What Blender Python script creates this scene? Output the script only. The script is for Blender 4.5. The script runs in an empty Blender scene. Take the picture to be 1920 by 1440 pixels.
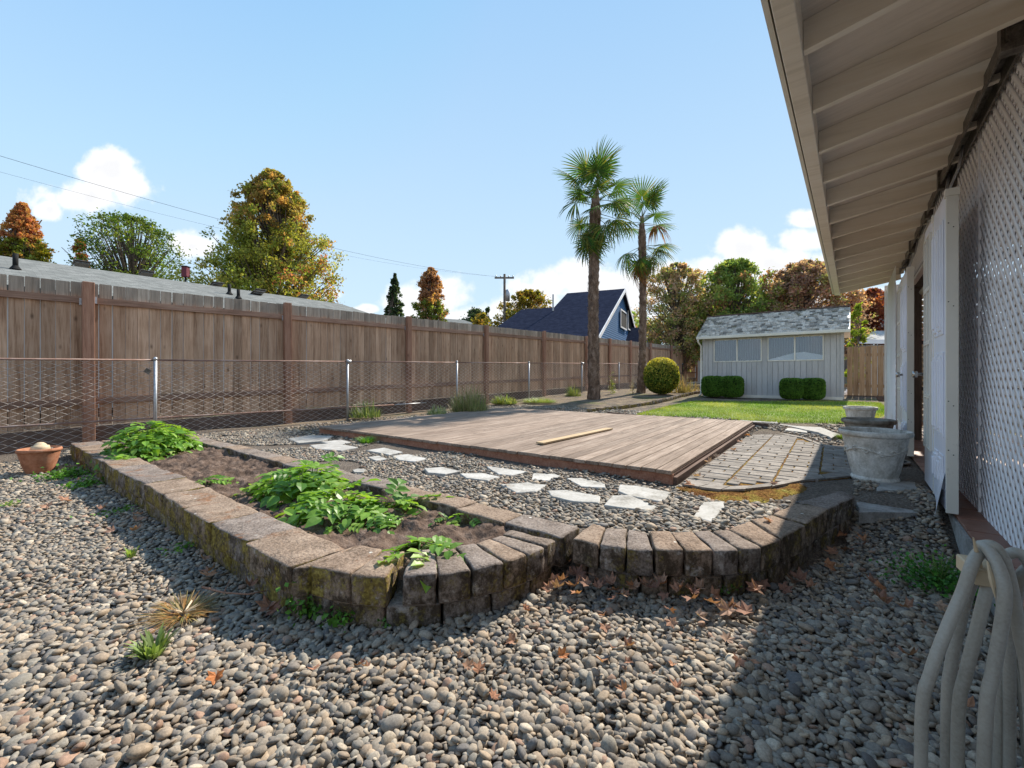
import bpy, math, random
import numpy as np
from mathutils import Vector, Matrix
from math import sin, cos, pi, radians, sqrt, atan2

S = bpy.context.scene
C = S.collection
random.seed(7)
RNG = np.random.default_rng(7)

# ------------------------------------------------------------------ camera
F = 820.0; HZ = 705.0; CH = 1.15          # focal length in photo pixels, horizon row, camera height
cam_d = bpy.data.cameras.new('camera'); cam = bpy.data.objects.new('camera', cam_d); C.objects.link(cam)
cam_d.sensor_width = 36; cam_d.lens = 36 * F / 1920; cam_d.shift_y = -(720 - HZ) / 1920
cam_d.clip_start = .05; cam_d.clip_end = 3000
cam.location = (0, 0, CH); cam.rotation_euler = (pi / 2, 0, 0)
S.camera = cam
# ------------------------------------------------------------------ yard frame: P runs along the house away from us, Q to the left of the house wall
TH = atan2(.789, .614)
A = Vector((cos(TH), sin(TH), 0)); B = Vector((-sin(TH), cos(TH), 0))
SUN_EL = radians(41.0); SUN_AZ = TH - radians(1.0)       # direction towards the sun, from +X
# ------------------------------------------------------------------ light
S.view_settings.view_transform = 'Standard'; S.view_settings.look = 'None'
S.view_settings.gamma = 1; S.view_settings.use_curve_mapping = False
S.view_settings.exposure = 1.45
sun_d = bpy.data.lights.new('sun', 'SUN'); sun = bpy.data.objects.new('sun', sun_d); C.objects.link(sun)
sun_d.energy = 3.05; sun_d.angle = radians(.5); sun_d.color = (1, .92, .80)
sd = Vector((cos(SUN_AZ) * cos(SUN_EL), sin(SUN_AZ) * cos(SUN_EL), sin(SUN_EL)))
sun.rotation_euler = sd.to_track_quat('Z', 'Y').to_euler()
W = bpy.data.worlds.new('World'); S.world = W; W.use_nodes = True
nt = W.node_tree; nt.nodes.clear(); N = nt.nodes.new; L = nt.links.new
out = N('ShaderNodeOutputWorld'); bg = N('ShaderNodeBackground'); L(bg.outputs[0], out.inputs[0])
bg.inputs[1].default_value = .15
sky = N('ShaderNodeTexSky'); sky.sky_type = 'NISHITA'; sky.sun_disc = False
sky.sun_elevation = SUN_EL; sky.sun_rotation = pi / 2 - SUN_AZ
sky.air_density = 1.0; sky.dust_density = .6; sky.ozone_density = 1.6; sky.altitude = 50
tc = N('ShaderNodeTexCoord')
def wm(op, a, b=None, c=None):
    n = N('ShaderNodeMath'); n.operation = op
    for i, v in enumerate((a, b, c)):
        if v is None: continue
        if isinstance(v, (int, float)): n.inputs[i].default_value = v
        else: L(v, n.inputs[i])
    return n.outputs[0]
sep = N('ShaderNodeSeparateXYZ'); L(tc.outputs['Generated'], sep.inputs[0])
yy = wm('MAXIMUM', sep.outputs[1], .02)
cx_ = wm('DIVIDE', sep.outputs[0], yy); cz_ = wm('DIVIDE', sep.outputs[2], yy)
comb = N('ShaderNodeCombineXYZ'); L(cx_, comb.inputs[0]); L(cz_, comb.inputs[1])
nz = N('ShaderNodeTexNoise'); nz.inputs['Scale'].default_value = 9; nz.inputs['Detail'].default_value = 8
nz.inputs['Roughness'].default_value = .58; L(comb.outputs[0], nz.inputs['Vector'])
nz2 = N('ShaderNodeTexNoise'); nz2.inputs['Scale'].default_value = 30; nz2.inputs['Detail'].default_value = 6; L(comb.outputs[0], nz2.inputs['Vector'])
# cumulus of the photo: centre and radii as directions (tangents), far away in the sky
puffs = [(210,325,62,42),(150,372,84,34),(250,352,50,36),(95,392,30,22),(362,462,48,28),(340,452,30,20),
         (1020,545,70,44),(1100,535,90,46),(1200,545,110,42),(1260,520,70,30),(960,585,70,30),(1120,590,160,34),
         (830,560,60,42),(780,575,60,34),(870,595,60,28),(745,605,40,20),(1390,470,64,42),(1440,500,110,44),(1340,500,60,30),(1350,540,90,34),
         (1530,410,70,20),(1500,450,60,24),(620,552,26,10),(690,580,22,9),(560,600,60,14),(1600,560,200,26)]
acc = None
for (u, v, ru, rv) in puffs:
    s = N('ShaderNodeVectorMath'); s.operation = 'SUBTRACT'; L(comb.outputs[0], s.inputs[0]); s.inputs[1].default_value = ((u - 960) / F, (HZ - v) / F, 0)
    m = N('ShaderNodeVectorMath'); m.operation = 'MULTIPLY'; L(s.outputs[0], m.inputs[0]); m.inputs[1].default_value = (F / ru, F / rv, 0)
    l = N('ShaderNodeVectorMath'); l.operation = 'LENGTH'; L(m.outputs[0], l.inputs[0])
    d = wm('SUBTRACT', 1.0, l.outputs['Value'])
    acc = d if acc is None else wm('MAXIMUM', acc, d)
edge = wm('ADD', acc, wm('MULTIPLY', wm('SUBTRACT', nz.outputs[0], .47), 2.4))
edge = wm('ADD', edge, wm('MULTIPLY', wm('SUBTRACT', nz2.outputs[0], .5), .8))
front = wm('GREATER_THAN', sep.outputs[1], .05)
mr = N('ShaderNodeMapRange'); mr.interpolation_type = 'SMOOTHSTEP'; L(edge, mr.inputs[0]); mr.inputs[1].default_value = -.15; mr.inputs[2].default_value = .55
a1 = wm('MULTIPLY', mr.outputs[0], front)
# scattered clouds outside the view, coverage raised to brighten the shaded faces
nz3 = N('ShaderNodeTexNoise'); nz3.inputs['Scale'].default_value = 3.2; nz3.inputs['Detail'].default_value = 9; L(tc.outputs['Generated'], nz3.inputs['Vector'])
mr3 = N('ShaderNodeMapRange'); mr3.interpolation_type = 'SMOOTHSTEP'; L(nz3.outputs[0], mr3.inputs[0]); mr3.inputs[1].default_value = .47; mr3.inputs[2].default_value = .60
low = N('ShaderNodeMapRange'); L(sep.outputs[2], low.inputs[0]); low.inputs[1].default_value = .95; low.inputs[2].default_value = .35
a3 = wm('MULTIPLY', wm('MULTIPLY', mr3.outputs[0], low.outputs[0]), wm('SUBTRACT', 1.0, front))
alpha = wm('MAXIMUM', a1, a3)
shade = N('ShaderNodeMapRange'); L(edge, shade.inputs[0]); shade.inputs[1].default_value = .2; shade.inputs[2].default_value = 1.1; shade.inputs[3].default_value = 1.0; shade.inputs[4].default_value = .86
ccol = N('ShaderNodeMix'); ccol.data_type = 'RGBA'; ccol.blend_type = 'MULTIPLY'; ccol.inputs[0].default_value = 1
ccol.inputs[6].default_value = (2.75, 2.77, 2.83, 1); L(shade.outputs[0], ccol.inputs[7])
# thin bright veil of autumn haze over the blue
veil = N('ShaderNodeMapRange'); L(sep.outputs[2], veil.inputs[0]); veil.inputs[1].default_value = 0; veil.inputs[2].default_value = .75; veil.inputs[3].default_value = 0; veil.inputs[4].default_value = 1.0
hz_c = N('ShaderNodeMix'); hz_c.data_type = 'RGBA'; L(veil.outputs[0], hz_c.inputs[0]); hz_c.inputs[6].default_value = (1.75, 2.25, 2.62, 1); hz_c.inputs[7].default_value = (.60, 1.28, 2.22, 1)
lim = N('ShaderNodeMix'); lim.data_type = 'RGBA'; lim.blend_type = 'DARKEN'; lim.inputs[0].default_value = 1; L(sky.outputs[0], lim.inputs[6]); lim.inputs[7].default_value = (2.1, 2.5, 2.8, 1)
vm = N('ShaderNodeMix'); vm.data_type = 'RGBA'; vm.inputs[0].default_value = .85; L(lim.outputs[2], vm.inputs[6]); L(hz_c.outputs[2], vm.inputs[7])
mix = N('ShaderNodeMix'); mix.data_type = 'RGBA'; L(alpha, mix.inputs[0]); L(vm.outputs[2], mix.inputs[6]); L(ccol.outputs[2], mix.inputs[7])
L(mix.outputs[2], bg.inputs[0])

# ------------------------------------------------------------------ helpers
def Y(P, Q, z=0.0): return Vector((A.x * P + B.x * Q, A.y * P + B.y * Q, z))
def PQ(x, y): return (A.x * x + A.y * y, B.x * x + B.y * y)
def plane(u, v, z):
    "point of a horizontal plane at height z that the photograph shows at (u,v)"
    t = (CH - z) * F / (v - HZ); return Vector(((u - 960) / F * t, t, z))
def at(u, v, t): return Vector(((u - 960) / F * t, t, CH + (HZ - v) / F * t))
def atP(u, P):   # distance and Q where the column u crosses the plane P=const
    k = (u - 960) / F; t = P / (A.x * k + A.y); return t, t * (B.x * k + B.y)
def atQ(u, Q):
    k = (u - 960) / F; t = Q / (B.x * k + B.y); return t, t * (A.x * k + A.y)

def tag(o, label=None, cat=None, group=None, kind=None):
    if label: o['label'] = label
    if cat: o['category'] = cat
    if group: o['group'] = group
    if kind: o['kind'] = kind
    return o
def empty(name, loc, rz=0.0, **k):
    o = bpy.data.objects.new(name, None); C.objects.link(o); o.empty_display_size = .2
    o.location = loc; o.rotation_euler = (0, 0, rz); return tag(o, **k)
def link(name, me, parent=None, loc=(0, 0, 0), rot=(0, 0, 0), scale=(1, 1, 1), **k):
    o = bpy.data.objects.new(name, me); C.objects.link(o); o.parent = parent
    o.location = loc; o.rotation_euler = rot; o.scale = scale; return tag(o, **k)

class MB:
    def __init__(s): s.v = []; s.f = []; s.m = []; s.c = []
    def add(s, vs, fs, mi=0, col=None):
        b = len(s.v); s.v += [tuple(p) for p in vs]; s.f += [tuple(b + i for i in f) for f in fs]; s.m += [mi] * len(fs)
        if col is not None: s.c += [col] * len(fs)
        return s
    def box(s, lo, hi, mi=0, M=None, bev=0):
        (x0, y0, z0), (x1, y1, z1) = lo, hi
        if bev:
            vs = []; b = bev
            for ax in range(3):
                for sg in (0, 1):
                    pass
            # chamfered box: 24 vertices
            X = (x0, x1); Yy = (y0, y1); Z = (z0, z1); idx = {}
            for i in (0, 1):
                for j in (0, 1):
                    for k in (0, 1):
                        c = (X[i], Yy[j], Z[k]); n = ((1, -1)[i], (1, -1)[j], (1, -1)[k])
                        for ax in range(3):
                            p = list(c)
                            for q in range(3):
                                if q != ax: p[q] += n[q] * b
                            idx[(i, j, k, ax)] = len(vs); vs.append(tuple(p))
            g = lambda i, j, k, a: idx[(i, j, k, a)]
            fs = [(g(0,0,0,0), g(0,0,1,0), g(0,1,1,0), g(0,1,0,0)), (g(1,0,0,0), g(1,1,0,0), g(1,1,1,0), g(1,0,1,0)),
                  (g(0,0,0,1), g(1,0,0,1), g(1,0,1,1), g(0,0,1,1)), (g(0,1,0,1), g(0,1,1,1), g(1,1,1,1), g(1,1,0,1)),
                  (g(0,0,0,2), g(0,1,0,2), g(1,1,0,2), g(1,0,0,2)), (g(0,0,1,2), g(1,0,1,2), g(1,1,1,2), g(0,1,1,2))]
            for i in (0, 1):
                for j in (0, 1):
                    fs.append((g(i,j,0,0), g(i,j,0,1), g(i,j,1,1), g(i,j,1,0)))
                    fs.append((g(i,0,j,0), g(i,0,j,2), g(i,1,j,2), g(i,1,j,0)))
                    fs.append((g(0,i,j,1), g(0,i,j,2), g(1,i,j,2), g(1,i,j,1)))
                    for k in (0, 1): fs.append((g(i,j,k,0), g(i,j,k,1), g(i,j,k,2)))
        else:
            vs = [(x0,y0,z0),(x1,y0,z0),(x1,y1,z0),(x0,y1,z0),(x0,y0,z1),(x1,y0,z1),(x1,y1,z1),(x0,y1,z1)]
            fs = [(0,3,2,1),(4,5,6,7),(0,1,5,4),(1,2,6,5),(2,3,7,6),(3,0,4,7)]
        if M is not None: vs = [M @ Vector(p) for p in vs]
        return s.add(vs, fs, mi)
    def bar(s, a, b, w, h, mi=0, up=(0, 0, 1)):
        a = Vector(a); b = Vector(b); d = b - a; ln = d.length; d.normalize()
        side = Vector(up).cross(d)
        if side.length < 1e-4: side = Vector((1, 0, 0)).cross(d)
        side.normalize(); u = d.cross(side)
        M = Matrix((side, d, u)).transposed().to_4x4(); M.translation = a
        return s.box((-w / 2, 0, -h / 2), (w / 2, ln, h / 2), mi, M)
    def tube(s, pts, r, n=8, mi=0, cap=True):
        pts = [Vector(p) for p in pts]; rs = r if isinstance(r, (list, tuple)) else [r] * len(pts)
        vs = []; prev = None
        for i, p in enumerate(pts):
            d = (pts[min(i + 1, len(pts) - 1)] - pts[max(i - 1, 0)]).normalized()
            if prev is None:
                x = d.cross(Vector((0, 0, 1)));
                if x.length < 1e-3: x = d.cross(Vector((1, 0, 0)))
            else: x = prev - d * prev.dot(d)
            x.normalize(); prev = x; y = d.cross(x)
            for k in range(n):
                a = 2 * pi * k / n; vs.append(p + (x * cos(a) + y * sin(a)) * rs[i])
        fs = []
        for i in range(len(pts) - 1):
            for k in range(n):
                k2 = (k + 1) % n; fs.append((i*n+k, i*n+k2, (i+1)*n+k2, (i+1)*n+k))
        if cap: fs += [tuple(range(n))[::-1], tuple((len(pts)-1)*n + k for k in range(n))]
        return s.add(vs, fs, mi)
    def lathe(s, prof, n=32, mi=0, M=None, wob=None):
        vs = []
        for (r, z) in prof:
            for k in range(n):
                a = 2 * pi * k / n; rr = r + (wob(a, r, z) if wob else 0)
                vs.append((rr * cos(a), rr * sin(a), z))
        fs = []
        for i in range(len(prof) - 1):
            for k in range(n):
                k2 = (k + 1) % n; fs.append((i*n+k, i*n+k2, (i+1)*n+k2, (i+1)*n+k))
        if M is not None: vs = [M @ Vector(p) for p in vs]
        return s.add(vs, fs, mi)
    def poly(s, pts, z0, z1, mi=0, mi_side=None):
        n = len(pts); vs = [(p[0], p[1], z0) for p in pts] + [(p[0], p[1], z1) for p in pts]
        s.add(vs, [tuple(range(n, 2*n))] , mi)
        b = len(s.v) - 2*n
        fs = [tuple(b + i for i in range(n))[::-1]] + [(b+i, b+(i+1) % n, b+n+(i+1) % n, b+n+i) for i in range(n)]
        s.f += fs; s.m += [mi if mi_side is None else mi_side] * len(fs); return s
    def mesh(s, name, mats, smooth=False, auto=None):
        me = bpy.data.meshes.new(name); me.from_pydata(s.v, [], s.f)
        for m in (mats if isinstance(mats, (list, tuple)) else [mats]): me.materials.append(m)
        if any(s.m): me.polygons.foreach_set('material_index', s.m)
        if smooth: me.polygons.foreach_set('use_smooth', [True] * len(s.f))
        if s.c and len(s.c) == len(s.f): facecol(me, s.c)
        me.update(); return me
    def build(s, name, mats, parent=None, smooth=False, **k):
        return link(name, s.mesh(name, mats, smooth), parent, **k)

def facecol(me, cols):
    at_ = me.color_attributes.new('tint', 'FLOAT_COLOR', 'CORNER')
    n = np.empty(len(me.polygons), np.int32); me.polygons.foreach_get('loop_total', n)
    c = np.asarray(cols, np.float32)
    if c.shape[1] == 3: c = np.hstack([c, np.ones((len(c), 1), np.float32)])
    at_.data.foreach_set('color', np.repeat(c, n, axis=0).ravel())
def npmesh(name, V, Fc, mat, cols=None, smooth=False):
    "V (n,3), Fc (m,k) all same corner count"
    me = bpy.data.meshes.new(name); m, k = Fc.shape
    me.vertices.add(len(V)); me.vertices.foreach_set('co', np.asarray(V, np.float32).ravel())
    me.loops.add(m * k); me.loops.foreach_set('vertex_index', Fc.astype(np.int32).ravel())
    me.polygons.add(m); me.polygons.foreach_set('loop_start', np.arange(0, m * k, k, dtype=np.int32))
    me.polygons.foreach_set('loop_total', np.full(m, k, np.int32))
    me.materials.append(mat)
    if smooth: me.polygons.foreach_set('use_smooth', np.ones(m, bool))
    me.update(calc_edges=True)
    if cols is not None: facecol(me, cols)
    return me

def ico(sub):
    t = (1 + 5 ** .5) / 2
    v = [(-1,t,0),(1,t,0),(-1,-t,0),(1,-t,0),(0,-1,t),(0,1,t),(0,-1,-t),(0,1,-t),(t,0,-1),(t,0,1),(-t,0,-1),(-t,0,1)]
    f = [(0,11,5),(0,5,1),(0,1,7),(0,7,10),(0,10,11),(1,5,9),(5,11,4),(11,10,2),(10,7,6),(7,1,8),(3,9,4),(3,4,2),(3,2,6),(3,6,8),(3,8,9),(4,9,5),(2,4,11),(6,2,10),(8,6,7),(9,8,1)]
    v = [Vector(p).normalized() for p in v]
    for _ in range(sub):
        c = {}; nf = []
        def mid(a, b):
            k = (min(a, b), max(a, b))
            if k not in c: c[k] = len(v); v.append(((v[a] + v[b]) / 2).normalized())
            return c[k]
        for a, b, d in f:
            x, y, z = mid(a, b), mid(b, d), mid(d, a); nf += [(a, x, z), (b, y, x), (d, z, y), (x, y, z)]
        f = nf
    return np.array([tuple(p) for p in v]), np.array(f)

# ------------------------------------------------------------------ materials
class NT:
    def __init__(s, name):
        s.mat = bpy.data.materials.new(name); s.mat.use_nodes = True; s.t = s.mat.node_tree; s.t.nodes.clear()
        s.out = s.n('ShaderNodeOutputMaterial')
    def n(s, t, **k):
        x = s.t.nodes.new(t)
        for a, b in k.items(): setattr(x, a, b)
        return x
    def l(s, a, b): s.t.links.new(a, b)
    def setin(s, node, i, v):
        if hasattr(v, 'is_output') or isinstance(v, bpy.types.NodeSocket): s.l(v, node.inputs[i])
        else: node.inputs[i].default_value = v
    def math(s, op, a, b=0.0, clamp=False):
        x = s.n('ShaderNodeMath', operation=op, use_clamp=clamp); s.setin(x, 0, a); s.setin(x, 1, b); return x.outputs[0]
    def noise(s, vec, scale, detail=4, rough=.55, dist=0.0):
        x = s.n('ShaderNodeTexNoise'); s.l(vec, x.inputs['Vector']); x.inputs['Scale'].default_value = scale
        x.inputs['Detail'].default_value = detail; x.inputs['Roughness'].default_value = rough; x.inputs['Distortion'].default_value = dist
        return x.outputs[0]
    def voro(s, vec, scale, feature='F1', out='Distance'):
        x = s.n('ShaderNodeTexVoronoi', feature=feature); s.l(vec, x.inputs['Vector']); x.inputs['Scale'].default_value = scale; return x.outputs[out]
    def ramp(s, fac, stops, interp='LINEAR'):
        x = s.n('ShaderNodeValToRGB'); s.l(fac, x.inputs[0]); e = x.color_ramp.elements; x.color_ramp.interpolation = interp
        while len(e) < len(stops): e.new(.5)
        for q, (p, c) in zip(e, stops): q.position = p; q.color = (c[0], c[1], c[2], 1) if not isinstance(c, (int, float)) else (c, c, c, 1)
        return x.outputs[0]
    def rng(s, v, a, b, c=0.0, d=1.0, smooth=True):
        x = s.n('ShaderNodeMapRange'); x.interpolation_type = 'SMOOTHSTEP' if smooth else 'LINEAR'; s.setin(x, 0, v)
        for i, q in enumerate((a, b, c, d)): x.inputs[i + 1].default_value = q
        return x.outputs[0]
    def mix(s, fac, a, b, blend='MIX'):
        x = s.n('ShaderNodeMix', data_type='RGBA', blend_type=blend); s.setin(x, 0, fac)
        for i, v in ((6, a), (7, b)):
            if isinstance(v, tuple): v = (v[0], v[1], v[2], 1)
            s.setin(x, i, v)
        return x.outputs[2]
    def vec(s, src='Object', scale=(1, 1, 1), rnd=0.0, rot=(0, 0, 0)):
        v = None if src == 'World' else s.n('ShaderNodeTexCoord').outputs[src]
        if src == 'World': v = s.n('ShaderNodeNewGeometry').outputs['Position']
        if rnd:
            o = s.n('ShaderNodeObjectInfo'); a = s.n('ShaderNodeVectorMath', operation='SCALE'); a.inputs[0].default_value = (7.3, 11.9, 5.1)
            m = s.math('MULTIPLY', o.outputs['Random'], rnd); s.l(m, a.inputs['Scale'])
            b = s.n('ShaderNodeVectorMath', operation='ADD'); s.l(v, b.inputs[0]); s.l(a.outputs[0], b.inputs[1]); v = b.outputs[0]
        m = s.n('ShaderNodeMapping'); s.l(v, m.inputs[0]); m.inputs['Scale'].default_value = scale; m.inputs['Rotation'].default_value = rot
        return m.outputs[0]
    def geo(s): return s.n('ShaderNodeNewGeometry')
    def rand(s): return s.n('ShaderNodeObjectInfo').outputs['Random']
    def tint(s): return s.n('ShaderNodeVertexColor', layer_name='tint').outputs[0]
    def bump(s, h, strength=.5, dist=.01, normal=None):
        x = s.n('ShaderNodeBump'); s.l(h, x.inputs['Height']); x.inputs['Strength'].default_value = strength; x.inputs['Distance'].default_value = dist
        if normal is not None: s.l(normal, x.inputs['Normal'])
        return x.outputs[0]
    def bsdf(s, col, rough=.8, bump=None, metal=0.0, spec=.3, trans=0.0):
        p = s.n('ShaderNodeBsdfPrincipled')
        if isinstance(col, tuple): col = (col[0], col[1], col[2], 1)
        s.setin(p, 'Base Color', col); s.setin(p, 'Roughness', rough); p.inputs['Metallic'].default_value = metal
        p.inputs['Specular IOR Level'].default_value = spec
        if bump is not None: s.l(bump, p.inputs['Normal'])
        s.l(p.outputs[0], s.out.inputs[0]); s.p = p; return s.mat

def pmat(name, stops, scale=8.0, rough=.85, bump=.4, bdist=.01, fine=6.0, src='Object', sc=(1, 1, 1), rnd=3.0, vary=.15, metal=0.0, spec=.25, detail=6, rot=(0, 0, 0)):
    t = NT(name); v = t.vec(src, sc, rnd, rot)
    n1 = t.noise(v, scale, detail); n2 = t.noise(v, scale * fine, 4)
    m = t.math('ADD', t.math('MULTIPLY', n1, .65), t.math('MULTIPLY', n2, .35))
    k = len(stops); col = t.ramp(m, [(.32 + .36 * i / (k - 1), c) for i, c in enumerate(stops)])
    if vary:
        b = t.rng(t.rand(), 0, 1, 1 - vary, 1 + vary, False); col = t.mix(1.0, col, b, 'MULTIPLY')
    return t.bsdf(col, rough, t.bump(m, bump, bdist) if bump else None, metal, spec)

def wood(name, stops, axis='Z', rough=.85, vary=.2, grey_top=None, knots=True, bump=.5, freq=14, stain=None):
    "planks: grain runs along the given local axis"
    t = NT(name); st = {'X': (.05, 1, 1), 'Y': (1, .05, 1), 'Z': (1, 1, .05)}[axis]
    v = t.vec('Object', st, 5.0)
    g = t.noise(v, freq * 5, 5, .65, .3); g2 = t.noise(v, freq, 3, .5, .8)
    v2 = t.vec('Object', (1, 1, 1), 5.0); blot = t.noise(v2, 2.2, 3)
    m = t.math('ADD', t.math('MULTIPLY', g, .45), t.math('ADD', t.math('MULTIPLY', g2, .35), t.math('MULTIPLY', blot, .2)))
    k = len(stops); col = t.ramp(m, [(.34 + .32 * i / (k - 1), c) for i, c in enumerate(stops)])
    if knots:
        sk = {'X': (.45, 1, 1), 'Y': (1, .45, 1), 'Z': (1, 1, .45)}[axis]
        kv = t.voro(t.vec('Object', sk, 5.0), 5.5); kf = t.rng(kv, .0, .16, 1, 0)
        col = t.mix(t.math('MULTIPLY', kf, .75), col, tuple(c * .35 for c in stops[0]))
    if grey_top:
        z0, z1, gc = grey_top
        sp = t.n('ShaderNodeSeparateXYZ'); t.l(t.n('ShaderNodeTexCoord').outputs['Object'], sp.inputs[0])
        f = t.rng(t.math('ADD', sp.outputs[2], t.math('MULTIPLY', t.math('SUBTRACT', g2, .5), .25)), z0, z1)
        gcol = t.mix(1.0, gc, t.ramp(m, [(.3, .45), (.7, 1.5)]), 'MULTIPLY')
        col = t.mix(t.math('MULTIPLY', f, .85), col, gcol)
    b = t.rng(t.rand(), 0, 1, 1 - vary, 1 + vary, False); col = t.mix(1.0, col, b, 'MULTIPLY')
    return t.bsdf(col, rough, t.bump(g, bump, .004), 0, .2)

def leafmat(name, transl=.35, rough=.5, tint=True, base=None, spec=.3, rnd=.25, hue=None):
    t = NT(name)
    if tint: col = t.tint()
    else:
        r = t.rand(); col = t.ramp(r, [(i / max(1, len(base) - 1), c) for i, c in enumerate(base)])
    g = t.n('ShaderNodeNewGeometry')
    nb = t.rng(t.noise(t.vec('Object'), 3.0, 3), .3, .7, 1 - rnd, 1 + rnd); col = t.mix(1.0, col, nb, 'MULTIPLY')
    p = t.n('ShaderNodeBsdfPrincipled'); t.l(col, p.inputs['Base Color']); p.inputs['Roughness'].default_value = rough; p.inputs['Specular IOR Level'].default_value = spec
    tr = t.n('ShaderNodeBsdfTranslucent'); t.l(t.mix(1.0, col, (1.25, 1.2, .6), 'MULTIPLY'), tr.inputs[0])
    mx = t.n('ShaderNodeMixShader'); mx.inputs[0].default_value = transl; t.l(p.outputs[0], mx.inputs[1]); t.l(tr.outputs[0], mx.inputs[2]); t.l(mx.outputs[0], t.out.inputs[0])
    return t.mat

def pebblemat(name):
    t = NT(name); col = t.tint(); v = t.vec('World')
    n1 = t.noise(v, 120, 3); n2 = t.noise(v, 420, 2)
    f = t.rng(t.math('ADD', t.math('MULTIPLY', n1, .6), t.math('MULTIPLY', n2, .4)), .3, .7, .74, 1.25); col = t.mix(1.0, col, f, 'MULTIPLY')
    return t.bsdf(col, .75, t.bump(n1, .25, .003), 0, .25)

M_ = {}
M_['pebble'] = pebblemat('river_pebbles')
M_['gravel_ground'] = None
M_['picket'] = wood('weathered_cedar', [(.20,.105,.06),(.43,.27,.175),(.58,.40,.285)], 'Z', grey_top=(1.84, 1.96, (.30,.26,.215)), vary=.24)
M_['post'] = wood('red_brown_post', [(.17,.080,.05),(.31,.165,.11),(.42,.25,.175)], 'Z', vary=.12)
M_['rail'] = wood('fence_rail', [(.13,.072,.05),(.26,.155,.11),(.36,.24,.18)], 'X', vary=.12, knots=False)
M_['kick'] = wood('dark_kickboard', [(.06,.04,.032),(.12,.08,.063),(.17,.125,.105)], 'X', vary=.15, knots=False)
M_['newfence'] = wood('tan_cedar', [(.22,.12,.06),(.42,.26,.145),(.55,.37,.23)], 'Z', vary=.15)
M_['deck'] = wood('deck_board', [(.11,.075,.055),(.25,.185,.142),(.41,.325,.262)], 'X', vary=.16, bump=.7)
M_['deckrim'] = wood('deck_rim', [(.18,.075,.048),(.34,.16,.105),(.42,.24,.17)], 'X', vary=.1, knots=False)
M_['plank'] = wood('bare_plank', [(.30,.20,.12),(.47,.34,.20),(.60,.46,.30)], 'X', vary=.02, knots=False)
M_['eave'] = wood('painted_rafter', [(.62,.55,.45),(.78,.70,.59),(.83,.77,.68)], 'Y', rough=.6, vary=.04, knots=False, bump=.25, freq=5)
M_['soffit'] = pmat('painted_soffit', [(.58,.50,.42),(.67,.585,.50),(.73,.645,.56)], 4, .7, .5, .004, 9, sc=(8, .5, 1), vary=0)
def painted(name, c, wear, amt=.5, rough=.5):
    t = NT(name); v = t.vec('World')
    n = t.noise(v, 6, 8, .7); n2 = t.noise(v, 60, 4)
    f = t.rng(t.math('ADD', t.math('MULTIPLY', n, .75), t.math('MULTIPLY', n2, .25)), .58, .70, 0, amt)
    d = t.rng(t.noise(v, 1.5, 4), .3, .7, .88, 1.05)
    col = t.mix(1.0, t.mix(f, c, wear), d, 'MULTIPLY')
    return t.bsdf(col, rough, t.bump(n2, .15, .002), 0, .35)
M_['white'] = painted('white_paint', (.84,.83,.84), (.60,.55,.50), .6)
M_['whitedoor'] = painted('bluish_white_enamel', (.80,.81,.88), (.62,.58,.58), .35, .35)
M_['cream'] = painted('cream_paint', (.74,.70,.62), (.48,.43,.37), .7)
M_['lattice'] = painted('lattice_white', (.85,.83,.84), (.66,.60,.54), .5, .6)
M_['lattice_tan'] = painted('lattice_tan', (.62,.50,.33), (.4,.3,.2), .5, .6)
M_['track'] = pmat('dark_bronze_track', [(.05,.043,.037),(.13,.115,.10),(.24,.22,.20)], 20, .45, .1, vary=0, metal=.6)
M_['galv'] = pmat('galvanised_steel', [(.28,.29,.31),(.42,.43,.45),(.5,.5,.52)], 30, .45, .1, vary=.05, metal=.7)
M_['rust'] = pmat('rusty_rail', [(.10,.045,.03),(.24,.15,.12),(.38,.33,.31)], 14, .75, .2, vary=.05, sc=(.2, 1, 1))
M_['wire'] = pmat('chainlink_wire', [(.42,.36,.32),(.6,.55,.51),(.7,.66,.63)], 6, .7, 0, vary=0, metal=.1)
M_['dark'] = pmat('dark_void', [(.01,.01,.01),(.02,.02,.02)], 5, .9, 0, vary=0)
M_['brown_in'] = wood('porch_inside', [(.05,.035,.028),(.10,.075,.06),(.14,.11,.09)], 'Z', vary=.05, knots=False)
M_['concrete'] = pmat('old_concrete', [(.17,.155,.14),(.29,.27,.25),(.40,.385,.36)], 9, .92, .7, .01, 8, src='World', rnd=0, vary=0)
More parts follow.
